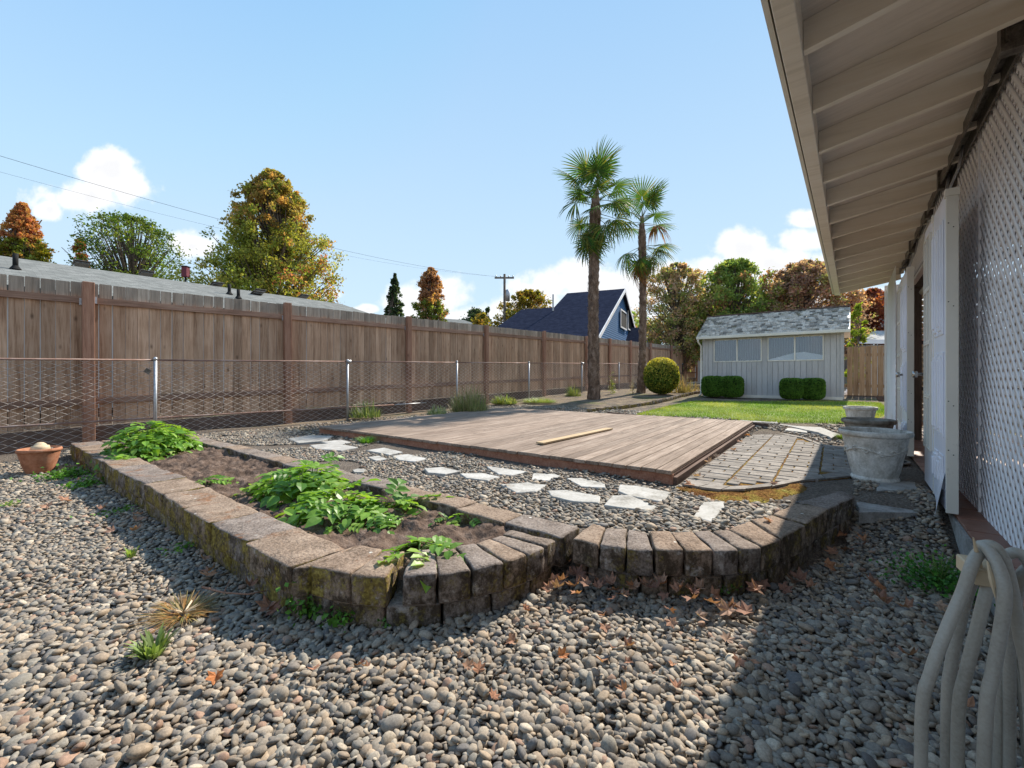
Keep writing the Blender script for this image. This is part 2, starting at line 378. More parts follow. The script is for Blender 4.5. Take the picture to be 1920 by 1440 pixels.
def blockmat(name, moss):
    t = NT(name); v = t.vec('World'); vo = t.vec('Object', (1, 1, 1), 4.0)
    n1 = t.noise(vo, 7, 6, .65); n2 = t.noise(vo, 70, 4, .7); n3 = t.noise(vo, 190, 2)
    base = t.ramp(t.math('ADD', t.math('MULTIPLY', n1, .4), t.math('MULTIPLY', n2, .6)), [(.36, (.10,.078,.062)), (.5, (.25,.20,.165)), (.68, (.42,.355,.30))])
    warm = t.ramp(t.rand(), [(0, (.88,.90,.94)), (.3, (1.04,.95,.86)), (.5, (.85,.84,.84)), (.65, (1.05,.97,.88)), (.9, (.95,.96,.98))], 'CONSTANT')
    col = t.mix(1.0, base, warm, 'MULTIPLY')
    sp = t.n('ShaderNodeSeparateXYZ'); t.l(t.geo().outputs['Normal'], sp.inputs[0])
    side = t.rng(t.math('ABSOLUTE', sp.outputs[2]), .25, .75, 1, 0)
    up = t.rng(sp.outputs[2], .5, .9)
    # dark algae streaks down the faces, pale efflorescence, moss, lichen
    st = t.noise(t.vec('World', (1, 1, .7)), 11, 6, .75)
    col = t.mix(t.math('MULTIPLY', side, t.rng(st, .40, .58, 0, .85)), col, (.035,.024,.015))
    wf = t.noise(vo, 11, 5, .7); col = t.mix(t.math('MULTIPLY', side, t.rng(wf, .56, .68, 0, .65)), col, (.50,.46,.42))
    mo = t.noise(v, 5.5, 7, .75); mo2 = t.noise(v, 55, 3)
    mm = t.math('ADD', t.math('MULTIPLY', mo, .8), t.math('MULTIPLY', mo2, .2))
    mcol = t.ramp(mo2, [(.3, (.075,.052,.014)), (.5, (.20,.145,.035)), (.7, (.36,.29,.075))])
    lo, hi = (.45, .57) if moss else (.50, .62)
    col = t.mix(t.math('MULTIPLY', side, t.rng(mm, lo, hi, 0, .92 if moss else .6)), col, mcol)
    rc = t.ramp(mo2, [(.3, (.11,.045,.022)), (.7, (.32,.15,.07))])
    col = t.mix(t.math('MULTIPLY', up, t.rng(t.noise(v, 3.2, 6, .75), .55 if moss else .63, .66 if moss else .72, 0, .8)), col, rc)
    li = t.voro(t.vec('World'), 9); col = t.mix(t.math('MULTIPLY', up, t.math('MULTIPLY', t.rng(t.math('ADD', li, t.math('MULTIPLY', n2, .12)), .13, .15, 1, 0), t.rng(t.noise(v, 2.5, 2), .45, .5))), col, (.55,.53,.48))
    h = t.math('ADD', t.math('MULTIPLY', n2, .6), t.math('ADD', t.math('MULTIPLY', n3, .4), t.math('MULTIPLY', t.rng(mm, lo, hi), .5)))
    return t.bsdf(col, .95, t.bump(h, .9, .008), 0, .1)
M_['block_moss'] = blockmat('mossy_concrete_block', True)
M_['block'] = blockmat('concrete_block', False)
M_['soil'] = pmat('garden_soil', [(.05,.034,.025),(.12,.083,.064),(.23,.17,.135)], 14, .98, 1.0, .02, 7, src='World', rnd=0, vary=0, spec=.05)
def groundmat():
    t = NT('soil_and_fines'); v = t.vec('World')
    n1 = t.noise(v, 1.6, 7, .65); n2 = t.noise(v, 60, 5, .7); n3 = t.voro(v, 55)
    col = t.ramp(t.math('ADD', t.math('MULTIPLY', n1, .35), t.math('MULTIPLY', n2, .65)), [(.35, (.055,.044,.036)), (.5, (.14,.115,.095)), (.66, (.28,.24,.20))])
    # straw and dry litter further up the yard
    sp = t.n('ShaderNodeSeparateXYZ'); t.l(v, sp.inputs[0])
    far = t.rng(sp.outputs[1], 6, 10); lit = t.noise(v, 3.0, 6, .7)
    col = t.mix(t.math('MULTIPLY', far, t.rng(lit, .4, .62)), col, t.ramp(n2, [(.35, (.12,.085,.055)), (.65, (.38,.30,.21))]))
    gr = t.noise(v, 1.1, 5, .7); col = t.mix(t.math('MULTIPLY', far, t.rng(gr, .52, .66, 0, .7)), col, (.10,.13,.035))
    h = t.math('ADD', n2, t.math('MULTIPLY', n3, .6)); return t.bsdf(col, .97, t.bump(h, 1.0, .02), 0, .05)
M_['ground'] = groundmat()
M_['flag'] = pmat('white_flagstone', [(.20,.185,.16),(.40,.385,.355),(.50,.485,.46)], 6, .85, .5, .006, 8, vary=.08)
M_['slab'] = pmat('grey_slab', [(.22,.205,.185),(.34,.325,.30),(.44,.425,.40)], 10, .92, .6, .008, 8, vary=.1)
M_['paver'] = pmat('grey_paver', [(.14,.12,.102),(.225,.198,.172),(.31,.28,.25)], 12, .9, .6, .005, 8, vary=.2)
def mossground():
    t = NT('moss_carpet'); v = t.vec('World'); n = t.noise(v, 5, 5, .7); m = t.noise(v, 60, 4, .7)
    c = t.ramp(n, [(.35, (.13,.055,.025)), (.5, (.24,.135,.045)), (.62, (.28,.22,.055)), (.72, (.38,.36,.12))])
    c = t.mix(1.0, c, t.rng(m, .3, .7, .55, 1.3), 'MULTIPLY'); return t.bsdf(c, 1.0, t.bump(m, 1, .015), 0, .02)
M_['moss'] = mossground()
M_['lawn_soil'] = pmat('lawn_base', [(.10,.14,.03),(.17,.22,.05),(.24,.26,.08)], 3, .95, .5, .02, 20, src='World', rnd=0, vary=0)
M_['leaf'] = leafmat('tree_leaves', .5, .7, spec=.1)
M_['grass'] = leafmat('grass_blades', .45, .6)
M_['potato'] = leafmat('potato_leaf', .45, .42, tint=False, base=[(.09,.21,.025),(.16,.33,.035),(.23,.42,.045),(.33,.48,.07)], spec=.5, rnd=.15)
M_['weedleaf'] = leafmat('weed_leaf', .35, .5)
M_['litter'] = leafmat('fallen_maple_leaf', .25, .7, tint=False, base=[(.20,.10,.07),(.30,.16,.11),(.36,.18,.11),(.40,.28,.21),(.42,.17,.07),(.26,.16,.12)], spec=.15, rnd=.3)
M_['bark'] = pmat('grey_bark', [(.05,.038,.03),(.12,.095,.075),(.20,.165,.135)], 10, .95, 1, .03, 5, sc=(1, 1, .3), vary=.1)
M_['stem'] = pmat('green_stem', [(.10,.16,.04),(.18,.27,.07)], 10, .7, 0, vary=.1)
M_['palmtrunk'] = pmat('palm_fibre', [(.05,.032,.022),(.17,.11,.078),(.36,.26,.20)], 9, .98, 1.0, .04, 5, sc=(1, 1, .5), vary=.1)
M_['frond'] = leafmat('palm_frond', .38, .6, spec=.15, rnd=.2)
M_['pot'] = None
def potmat():
    t = NT('weathered_cast_stone'); v = t.vec('Object'); n = t.noise(v, 7, 7, .7); m = t.noise(v, 60, 4)
    st = t.noise(t.vec('Object', (1, 1, .2)), 9, 5, .7)
    c = t.ramp(n, [(.35, (.38,.35,.30)), (.5, (.56,.535,.485)), (.65, (.68,.66,.62))])
    c = t.mix(t.rng(st, .52, .68, 0, .55), c, (.16,.14,.11)); c = t.mix(1.0, c, t.rng(m, .3, .7, .85, 1.1), 'MULTIPLY')
    return t.bsdf(c, .85, t.bump(m, .5, .004), 0, .2)
M_['pot'] = potmat()
def potmat2():
    t = NT('dark_weathered_cast_stone'); v = t.vec('Object'); n = t.noise(v, 6, 7, .7)
    c = t.ramp(n, [(.35, (.11,.095,.075)), (.5, (.22,.20,.17)), (.65, (.36,.34,.30))]); return t.bsdf(c, .9, t.bump(n, .5, .006), 0, .15)
M_['pot_dark'] = potmat2()
M_['terra'] = pmat('terracotta', [(.22,.085,.045),(.36,.155,.085),(.45,.24,.15)], 8, .85, .3, .004, 5, vary=0)
M_['terratile'] = pmat('terracotta_tile', [(.14,.055,.035),(.22,.095,.06),(.30,.15,.105)], 6, .45, .15, .003, 6, vary=.18, spec=.4)
M_['hose'] = pmat('taupe_vinyl_hose', [(.24,.215,.175),(.34,.31,.26),(.41,.38,.325)], 5, .42, .12, .002, 30, vary=0, spec=.5)
M_['tanplastic'] = pmat('tan_plastic', [(.50,.38,.24),(.62,.49,.33)], 10, .5, .1, vary=0)
M_['chrome'] = pmat('brushed_nickel', [(.30,.28,.26),(.5,.48,.45)], 10, .25, 0, vary=0, metal=.9)
from mathutils import noise as mn
# ================================================================== TERRAIN
LOW = -.018
def terr(P): return .2 + .035 * np.clip(np.asarray(P, float) - 7.5, 0, 9)
PL_C = (1.95, 2.2)
def arc(phi, r): return (PL_C[0] - r * cos(radians(phi)), PL_C[1] - r * sin(radians(phi)))
ZT = .237
w2_out = [(1072,1007),(1122,1020),(1174,1027),(1228,1031),(1284,1032),(1338,1032),(1387,1029),(1428,1023),(1465,1010),(1513,985),(1554,957),(1603,935)]
w2_in = [(1110,978),(1137,987),(1176,990),(1214,996),(1257,996),(1298,995),(1333,993),(1366,990),(1407,975),(1447,966),(1494,945),(1578,921)]
w2o = [PQ(*plane(u, v, ZT)[:2]) for u, v in w2_out]; w2i = [PQ(*plane(u, v, ZT)[:2]) for u, v in w2_in]
poly_t = [(1.15, 60), (1.15, 2.2)] + [arc(p, .75) for p in (10, 30, 50, 70, 85)] + [(2.2, 1.4)]
poly_t += [((a[0] + b[0]) / 2, (a[1] + b[1]) / 2) for a, b in zip(w2o, w2i)] + [(3.95, -1.6), (60, -1.6), (60, 60)]
def seg_dist(P, Q, poly, closed=True):
    d = np.full(P.shape, 1e9); ins = np.zeros(P.shape, bool); n = len(poly)
    for i in range(n if closed else n - 1):
        (x0, y0), (x1, y1) = poly[i], poly[(i + 1) % n]; dx, dy = x1 - x0, y1 - y0
        t = np.clip(((P - x0) * dx + (Q - y0) * dy) / (dx * dx + dy * dy + 1e-12), 0, 1)
        d = np.minimum(d, np.hypot(P - x0 - t * dx, Q - y0 - t * dy))
        c = ((y0 > Q) != (y1 > Q)) & (P < (x1 - x0) * (Q - y0) / ((y1 - y0) or 1e-12) + x0); ins ^= c
    return np.where(ins, d, -d)
def height(P, Q):
    P = np.asarray(P, float); Q = np.asarray(Q, float)
    s = seg_dist(P, Q, poly_t); w = np.where(Q > 8.4, .8, np.where(Q < .02, .5, .07)); w = np.where((Q < .25) & (Q >= .02), .12, w)
    k = np.clip((s + w) / (2 * w), 0, 1); k = k * k * (3 - 2 * k); h = LOW + k * (terr(P) - LOW)
    pl = (P > 1.2) & (P < 2.15) & (Q < 8.2) & (Q > 1.6) & ((P > 1.95) | (Q > 2.2) | (np.hypot(P - 1.95, Q - 2.2) < .7)); h = np.where(pl, .1, h)
    return np.where(Q < -.58, -.06, h)
gp = np.concatenate([[-300, -60, -15, -6], np.arange(-3, 5, .05), np.arange(5, 20, .3), [22, 26, 32, 40, 60, 120, 400]])
gq = np.concatenate([[-300, -60, -15, -6], np.arange(-2, 9.4, .05), [10, 12, 16, 24, 40, 80, 400]])
PP, QQ = np.meshgrid(gp, gq, indexing='ij'); HH = height(PP, QQ)
HH += .012 * np.sin(PP * 3.1 + QQ * 1.7) * np.sin(QQ * 2.3 - PP) * (PP > -3)
VV = np.stack([A.x * PP + B.x * QQ, A.y * PP + B.y * QQ, HH], -1).reshape(-1, 3)
ni, nj = PP.shape; ii, jj = np.meshgrid(np.arange(ni - 1), np.arange(nj - 1), indexing='ij'); b0 = (ii * nj + jj).ravel()
link('ground', npmesh('ground', VV, np.stack([b0, b0 + nj, b0 + nj + 1, b0 + 1], -1), M_['ground'], smooth=True), kind='structure')
def gz(x, y):
    p, q = PQ(x, y); return float(height(np.array([p]), np.array([q]))[0])

# planter soil: lumpy dug earth
sp_, sq_ = np.meshgrid(np.linspace(1.22, 2.2, 60), np.linspace(1.42, 8.3, 330), indexing='ij')
sz = np.array([[.185 + .05 * mn.noise(Vector((p * 5, q * 5, 0))) + .022 * mn.noise(Vector((p * 15, q * 11, 3))) + .022 * mn.noise(Vector((p * 38, q * 38, 7))) for q in sq_[0]] for p in sp_[:, 0]])
cut = (sp_ < PL_C[0]) & (sq_ < PL_C[1]) & (np.hypot(sp_ - PL_C[0], sq_ - PL_C[1]) > .72); sz = np.where(cut, -.25, sz)
n0, n1 = sp_.shape; ii, jj = np.meshgrid(np.arange(n0 - 1), np.arange(n1 - 1), indexing='ij'); b0 = (ii * n1 + jj).ravel()
link('planter_soil', npmesh('planter_soil', np.stack([A.x * sp_ + B.x * sq_, A.y * sp_ + B.y * sq_, sz], -1).reshape(-1, 3), np.stack([b0, b0 + n1, b0 + n1 + 1, b0 + 1], -1), M_['soil'], smooth=True), kind='structure')
def soilz(P, Q): return .185 + .05 * mn.noise(Vector((P * 5, Q * 5, 0)))

# ================================================================== RETAINING WALLS
def rough_block(c4, z0, z1, r=.012, amp=.007, loops=(-1, -.86, -.4, 0, .4, .86, 1)):
    "plan corners c4 (outer0, outer1, inner1, inner0) in world xy; returns centre, MB in centre coordinates"
    cs = [Vector((p[0], p[1], 0)) for p in c4]; cen = sum(cs, Vector()) / 4; cen.z = (z0 + z1) / 2
    hx = ((cs[1] - cs[0]).length + (cs[2] - cs[3]).length) / 4; hy = ((cs[3] - cs[0]).length + (cs[2] - cs[1]).length) / 4; hz = (z1 - z0) / 2
    H = (hx, hy, hz); idx = {}; m = MB(); vs = []; fs = []; n = len(loops); sd = random.random() * 50
    def vid(i, j, k):
        if (i, j, k) in idx: return idx[(i, j, k)]
        p = [loops[i] * hx, loops[j] * hy, loops[k] * hz]; q = [max(-(h - r), min(h - r, c)) for c, h in zip(p, H)]
        d = Vector([a - b for a, b in zip(p, q)])
        if d.length > 1e-6: q = Vector(q) + d.normalized() * r
        s, t, w = [(a / h + 1) / 2 for a, h in zip(q, H)]
        w_ = (cs[0] * (1 - s) + cs[1] * s) * (1 - t) + (cs[3] * (1 - s) + cs[2] * s) * t
        P = Vector((w_.x, w_.y, z0 + (z1 - z0) * w)) - cen
        nv = mn.noise_vector(Vector((P.x * 9 + sd, P.y * 9, P.z * 9))) * amp + mn.noise_vector(Vector((P.x * 30 + sd, P.y * 30, P.z * 30))) * amp * .5
        idx[(i, j, k)] = len(vs); vs.append(P + nv); return idx[(i, j, k)]
    for a in range(n - 1):
        for b in range(n - 1):
            for (ff, e) in ((0, 0), (n - 1, 1)):
                q = [vid(a, b, ff), vid(a + 1, b, ff), vid(a + 1, b + 1, ff), vid(a, b + 1, ff)]; fs.append(tuple(q if e else q[::-1]))
                q = [vid(ff, a, b), vid(ff, a + 1, b), vid(ff, a + 1, b + 1), vid(ff, a, b + 1)]; fs.append(tuple(q if e else q[::-1]))
                q = [vid(a, ff, b), vid(a + 1, ff, b), vid(a + 1, ff, b + 1), vid(a, ff, b + 1)]; fs.append(tuple(q[::-1] if e else q))
    # orientation: cs given so that (x,y) may be mirrored; fix by signed area
    ar = (cs[1] - cs[0]).cross(cs[3] - cs[0]).z
    if ar < 0: fs = [f[::-1] for f in fs]
    m.add(vs, fs); return cen, m
def add_block(parent, c4, z0, z1, mat, **k):
    cen, m = rough_block(c4, z0, z1, **k); base = parent.location
    o = m.build('block', mat, parent, True); o.location = cen - base; return o
def yq(P, Q): v = Y(P, Q); return (v.x, v.y)
pw = empty('planter_wall', Y(1.15, 4.5), label='low planter wall of mossy brown concrete blocks around the vegetable bed', cat='retaining wall')
jit = lambda s: random.uniform(-s, s)
q = 2.12; ed = [2.12 + i * .5235 for i in range(13)]
for i in range(12):
    a, b = ed[i] + .003, ed[i + 1] - .003; o = jit(.012); o2 = jit(.012)
    add_block(pw, [yq(1.0 + o, a), yq(1.0 + o2, b), yq(1.30 + o2, b), yq(1.30 + o, a)], .093, ZT + jit(.006), M_['block_moss'], amp=.011, loops=(-1, -.9, -.5, 0, .5, .9, 1))
for i in range(13):
    a, b = 1.86 + i * .5235 + .003, 1.86 + (i + 1) * .5235 - .003
    b = min(b, 8.4)
    if i == 0: a = 2.1
    add_block(pw, [yq(1.02, a), yq(1.02, b), yq(1.28, b), yq(1.28, a)], -.09, .092, M_['block_moss'], amp=.011)
for (p0, p1) in [(-5, 9), (9, 24.6), (24.6, 36), (40, 50.5), (50.5, 61), (61, 72), (72, 81.5), (81.5, 91), (91, 99)]:
    g = .25; zz = ZT + jit(.005); a0, a1 = arc(p0 + g, .9), arc(p1 - g, .9); i1, i0 = arc(p1 - g * 1.5, .60), arc(p0 + g * 1.5, .60)
    if p0 < 0: a0 = (1.0, 2.115); i0 = (1.3, 2.115)
    add_block(pw, [yq(*a0), yq(*a1), yq(*i1), yq(*i0)], .093, zz, M_['block_moss'] if p0 < 30 else M_['block'])
for (p0, p1) in [(0, 17), (17, 35), (35, 52), (52, 68), (68, 84), (84, 98)]:
    add_block(pw, [yq(*arc(p0 + .3, .885)), yq(*arc(p1 - .3, .885)), yq(*arc(p1 - .4, .6)), yq(*arc(p0 + .4, .6))], -.09, .092, M_['block'])
for i in range(16):
    a, b = 1.30 + i * .425 + .003, 1.30 + (i + 1) * .425 - .003; o = jit(.012)
    add_block(pw, [yq(2.135 + o, a), yq(2.135 + o, b), yq(2.35 + o, b), yq(2.35 + o, a)], .06, ZT + jit(.006), M_['block'])
for i in range(2):
    a = 1.32 + i * .40
    add_block(pw, [yq(a, 8.15), yq(a + .39, 8.15), yq(a + .39, 8.42), yq(a, 8.42)], .06, ZT + jit(.008), M_['block_moss'])
tw = empty('terrace_wall', Y(2.4, .8), label='curved retaining wall of upright grey and brown blocks edging the gravel terrace', cat='retaining wall')
for i in range(11):
    a0, a1, b1, b0 = [Vector((x[0], x[1])) for x in (w2o[i], w2o[i + 1], w2i[i + 1], w2i[i])]
    e = .004 / max((a1 - a0).length, .05); f0, f1 = a0.lerp(a1, e), a0.lerp(a1, 1 - e); g0, g1 = b0.lerp(b1, e * 1.6), b0.lerp(b1, 1 - e * 1.6)
    z0, z1 = (.093, ZT + jit(.004)) if i < 9 else (.10, ZT + .012)
    add_block(tw, [yq(*f0), yq(*f1), yq(*g1), yq(*g0)], z0, z1, M_['block'], r=.013, amp=.008)
mids = [w2o[0]] + [tuple((np.array(w2o[i]) + np.array(w2o[i + 1])) / 2) for i in range(11)] + [w2o[-1]]
midi = [w2i[0]] + [tuple((np.array(w2i[i]) + np.array(w2i[i + 1])) / 2) for i in range(11)] + [w2i[-1]]
for i in range(12):
    a0, a1, b1, b0 = [Vector((x[0], x[1])) for x in (mids[i], mids[i + 1], midi[i + 1], midi[i])]
    a0, a1 = a0.lerp(b0, .07), a1.lerp(b1, .07); e = .05
    add_block(tw, [yq(*a0.lerp(a1, e)), yq(*a0.lerp(a1, 1 - e)), yq(*b0.lerp(b1, 1 - e)), yq(*b0.lerp(b1, e))], -.08, .092 if i < 10 else .099, M_['block'], r=.02, amp=.007)

# ================================================================== DECK
FR = Vector((1.42, 3.856, .0)); dk = Vector((2.86, 3.90, 0)); dang = atan2(dk.y, dk.x)
M_['sidebrown'] = wood('dark_rim', [(.07,.042,.032),(.14,.085,.065),(.22,.15,.12)], 'X', knots=False)
deck = empty('wooden_deck', (FR.x, FR.y, .2), dang, label='low square deck platform of weathered grey boards with reddish rim', cat='deck'); deck.rotation_euler = (0, -.0058, dang)
DL, DW, DT = 4.86, 5.70, .118          # local x along the boards, y along the front edge to the left
nb = 41; bw = DW / nb
bm_var = []
for k in range(5):
    m = MB(); m.box((0, -bw / 2 + .0045, 0), (DL + .03, bw / 2 - .0045, .034), bev=.004); bm_var.append(m.mesh('board', M_['deck']))
for i in range(nb):
    link('board', bm_var[i % 5], deck, (-.035 + jit(.012), (i + .5) * bw, DT - .034 + jit(.0012)), (jit(.006), 0, jit(.0008)))
MB().box((-.005, .0, -.03), (.033, DW, DT - .036)).build('front_rim', M_['deckrim'], deck)
bpy.data.objects['front_rim'].data.transform(Matrix.Identity(4))
MB().box((.035, .0, -.03), (DL, .036, DT - .036)).build('side_rim', M_['sidebrown'], deck)
MB().box((.0, -.035, -.03), (DL - .03, -.002, DT - .058)).build('side_rim', M_['sidebrown'], deck)
MB().box((.035, DW - .036, -.03), (DL, DW, DT - .036)).build('side_rim', M_['deckrim'], deck)
MB().box((DL - .036, .037, -.03), (DL, DW - .037, DT - .036)).build('back_rim', M_['deckrim'], deck)
def wp(u, v, z): return plane(u, v, z)
p0, p1 = wp(1012, 829, .355), wp(1143, 803, .355); pd = p1 - p0
o = MB().box((0, -.055, 0), (pd.length, .055, .022), bev=.002).build('loose_plank', M_['plank'])
o.location = (p0.x, p0.y, .331); o.rotation_euler = (0, -.005, atan2(pd.y, pd.x)); tag(o, 'loose pale unweathered plank lying across the deck boards', 'plank')
dM = Matrix.Rotation(dang, 4, 'Z')
def dkp(x, y, z=0): v = dM @ Vector((x, y, 0)); return Vector((FR.x + v.x, FR.y + v.y, z))
def dloc(x, y): v = dM.inverted() @ Vector((x - FR.x, y - FR.y, 0)); return v.x, v.y

# ================================================================== PATIO
pat_px = [(1278,908),(1310,915),(1352,920),(1398,919),(1446,914),(1500,903),(1548,899),(1600,893),(1652,880),(1672,858),(1652,846),(1600,841),(1545,835),(1505,820),(1466,813),(1428,806)]
pat = [plane(u, v, .215) for u, v in pat_px]; pat_l = [dloc(p.x, p.y) for p in pat]
pat_poly = [(p[0], p[1]) for p in pat_l]
patio = empty('paved_patio', (FR.x, FR.y, .2), dang, label='small rounded patio of grey rectangular pavers with rusty moss in the joints', cat='patio')
MB().poly([(p[0], p[1]) for p in pat_l], -.02, .010).build('joint_bed', M_['moss'], patio)
def inside(pt, poly, off=0): return float(seg_dist(np.array([pt[0]]), np.array([pt[1]]), poly)[0]) > off
x = -1.2; row = 0; pv = {}
def paver(lx):
    k = round(lx, 3)
    if k not in pv: pv[k] = MB().box((-.0555, -lx / 2, -.03), (.0555, lx / 2, 0), bev=.005).mesh('paver', M_['paver'])
    return pv[k]
while x < 5:
    y = -.06; c = 0
    while y > -3.4:
        seq = [.215, .105] if (row + c) % 2 == 0 else [.105, .215]
        if row % 3 == 2: seq = [.322]
        for ln in seq:
            yc = y - ln / 2; 
            if yc < -.05 and inside((x, min(yc, -.40)), pat_poly, .10): link('paver', paver(ln - .011), patio, (x + jit(.003), yc, .022 + jit(.003)), (jit(.012), jit(.012), jit(.012)))
            y -= ln
        y -= .006; c += 1
    x += .122; row += 1
n = len(pat_l); ccx = np.mean(np.array(pat_l), 0)
for i in range(n - 1):
    a, b = Vector(pat_l[i]), Vector(pat_l[i + 1]); c = Vector((ccx[0], ccx[1]))
    parts = 2 if (b - a).length > .5 else 1
    for k in range(parts):
        a1, b1 = a.lerp(b, k / parts + .02), a.lerp(b, (k + 1) / parts - .02)
        d = .17; ia, ib = a1 + (c - a1).normalized() * d, b1 + (c - b1).normalized() * d
        MB().poly([tuple(a1), tuple(b1), tuple(ib), tuple(ia)][::-1], .0, .0265 + jit(.002)).build('paver', M_['paver'], patio)
ctr = plane(1655, 862, .235); t = empty('drain_cover', (ctr.x, ctr.y, .228), label='black round drain cover set in the shaded patio behind the big planter', cat='drain cover')
MB().lathe([(.0, .008), (.19, .008), (.20, .005), (.2, -.004)], 32).build('lid', M_['dark'], t)
MB().lathe([(.201, .0), (.201, .010), (.225, .010), (.225, -.004)], 32).build('ring', M_['track'], t)

# moss strip in front of the patio
mp = [(1270,912),(1300,926),(1335,938),(1380,944),(1430,938),(1480,928),(1512,915),(1500,904),(1446,916),(1398,921),(1352,922),(1310,917)]
ms = MB(); ctrp = [plane(u, v, .215) for u, v in mp]; cc = plane(1395, 929, .215)
pts = []
rr = np.random.default_rng(3); V = []; Fc = []
pl_m = [PQ(p.x, p.y) for p in ctrp]
for _ in range(9000):
    p = rr.uniform(min(a[0] for a in pl_m) - .05, max(a[0] for a in pl_m) + .05); q_ = rr.uniform(min(a[1] for a in pl_m) - .05, max(a[1] for a in pl_m) + .05)
    s = float(seg_dist(np.array([p]), np.array([q_]), pl_m)[0]) + .05 * mn.noise(Vector((p * 6, q_ * 6, 0)))
    if s < .0: continue
    r_ = rr.uniform(.008, .02); w_ = Y(p, q_, .205 + min(s, .1) * .15); b = len(V); a0 = rr.uniform(0, 6.28)
    for k in range(5): V.append((w_.x + r_ * cos(a0 + k * 1.257), w_.y + r_ * sin(a0 + k * 1.257), w_.z - .006))
    V.append((w_.x, w_.y, w_.z + .010)); Fc += [(b + k, b + (k + 1) % 5, b + 5) for k in range(5)]
tag(link('moss_patch', npmesh('moss_patch', np.array(V), np.array(Fc), M_['moss'], smooth=True)), 'orange and yellow moss growing along the front edge of the patio', 'moss', kind='stuff')

# ================================================================== STEPPING STONES
stones = [([(912,871),(958,877),(989,881),(962,888),(935,886),(920,878)], 'white stepping stone nearest the deck, left of the middle of the row'),
 ([(1000,884),(1040,886),(1052,889),(1028,898),(995,896)], 'white stepping stone between the deck and the small five-sided one'),
 ([(1062,893),(1090,893),(1134,903),(1135,911),(1090,909),(1075,901)], 'pale stepping stone half in the deck shade with a wavy left edge'),
 ([(938,905),(990,901),(1025,906),(1005,918),(968,920)], 'white stepping stone with mossy front edge beside the open pebbles'),
 ([(1026,916),(1060,915),(1126,926),(1124,939),(1075,936),(1034,927)], 'long white stepping stone with a chipped left corner'),
 ([(1162,905),(1190,907),(1258,919),(1242,937),(1180,926),(1158,917)], 'large cracked stepping stone beside the deck corner'),
 ([(1148,925),(1180,924),(1230,945),(1222,953),(1175,949),(1133,943)], 'cracked stepping stone in front of the large one by the deck corner'),
 ([(1318,937),(1358,936),(1359,946),(1332,974),(1299,964)], 'bright white stepping stone standing alone near the curved wall'),
 ([(795,875),(830,873),(862,880),(835,886),(803,883)], 'small white stepping stone with a dark pebble on it'),
 ([(862,885),(905,884),(938,891),(915,898),(875,893)], 'narrow white stepping stone left of the four-sided deck stone'),
 ([(735,852),(765,849),(800,857),(780,863),(748,860)], 'pale stepping stone beside the mossy strip, with a pebble on top'),
 ([(690,855),(710,852),(726,858),(705,861)], 'thin sliver of pale stone left of the pebble-topped stepping stone'),
 ([(685,842),(720,837),(755,845),(730,850)], 'greyish stepping stone near the green tuft at the deck edge'),
 ([(580,832),(625,828),(672,836),(640,842),(592,839)], 'grey flat stone in the path left of the green tuft'),
 ([(540,820),(580,814),(625,815),(606,824),(560,828)], 'grey slate lying at the far left end of the stepping stone path'),
 ([(600,826),(640,822),(660,827),(628,832)], 'small mossy slate beside the far left corner of the deck'),
 ([(660,878),(672,875),(685,877),(682,882),(665,882)], 'small round grey stone half sunk in the pebbles')]
stone_polys = []
for i, (px, lab) in enumerate(stones):
    pts = [plane(u, v, .238) for u, v in px]; cen = sum(pts, Vector()) / len(pts)
    stone_polys.append([PQ(p.x, p.y) for p in pts])
    loc = [(p.x - cen.x, p.y - cen.y) for p in pts]
    # finer wobbly outline
    ol = []
    for k in range(len(loc)):
        a, b = Vector(loc[k]), Vector(loc[(k + 1) % len(loc)])
        for s_ in (0, .33, .66): c = a.lerp(b, s_); ol.append((c.x + jit(.005), c.y + jit(.005)))
    m = MB(); n = len(ol); zt = .026
    area = sum(ol[k][0] * ol[(k+1) % n][1] - ol[(k+1) % n][0] * ol[k][1] for k in range(n))
    if area < 0: ol = ol[::-1]
    vs = [(p[0], p[1], -.02) for p in ol] + [(p[0], p[1], zt - .005) for p in ol] + [(p[0] * .96, p[1] * .96, zt) for p in ol] + [(0, 0, zt + .001)]
    fs = [(k, (k+1) % n, n + (k+1) % n, n + k) for k in range(n)] + [(n + k, n + (k+1) % n, 2*n + (k+1) % n, 2*n + k) for k in range(n)] + [(2*n + k, 2*n + (k+1) % n, 3*n) for k in range(n)]
    m.add(vs, fs); o = m.build('stepping_stone', M_['flag'] if i < 13 else M_['slab']); o.location = (cen.x, cen.y, .198 if i < 13 else .196)
    tag(o, lab, 'stepping stone', 'flat stones in the pebble path')
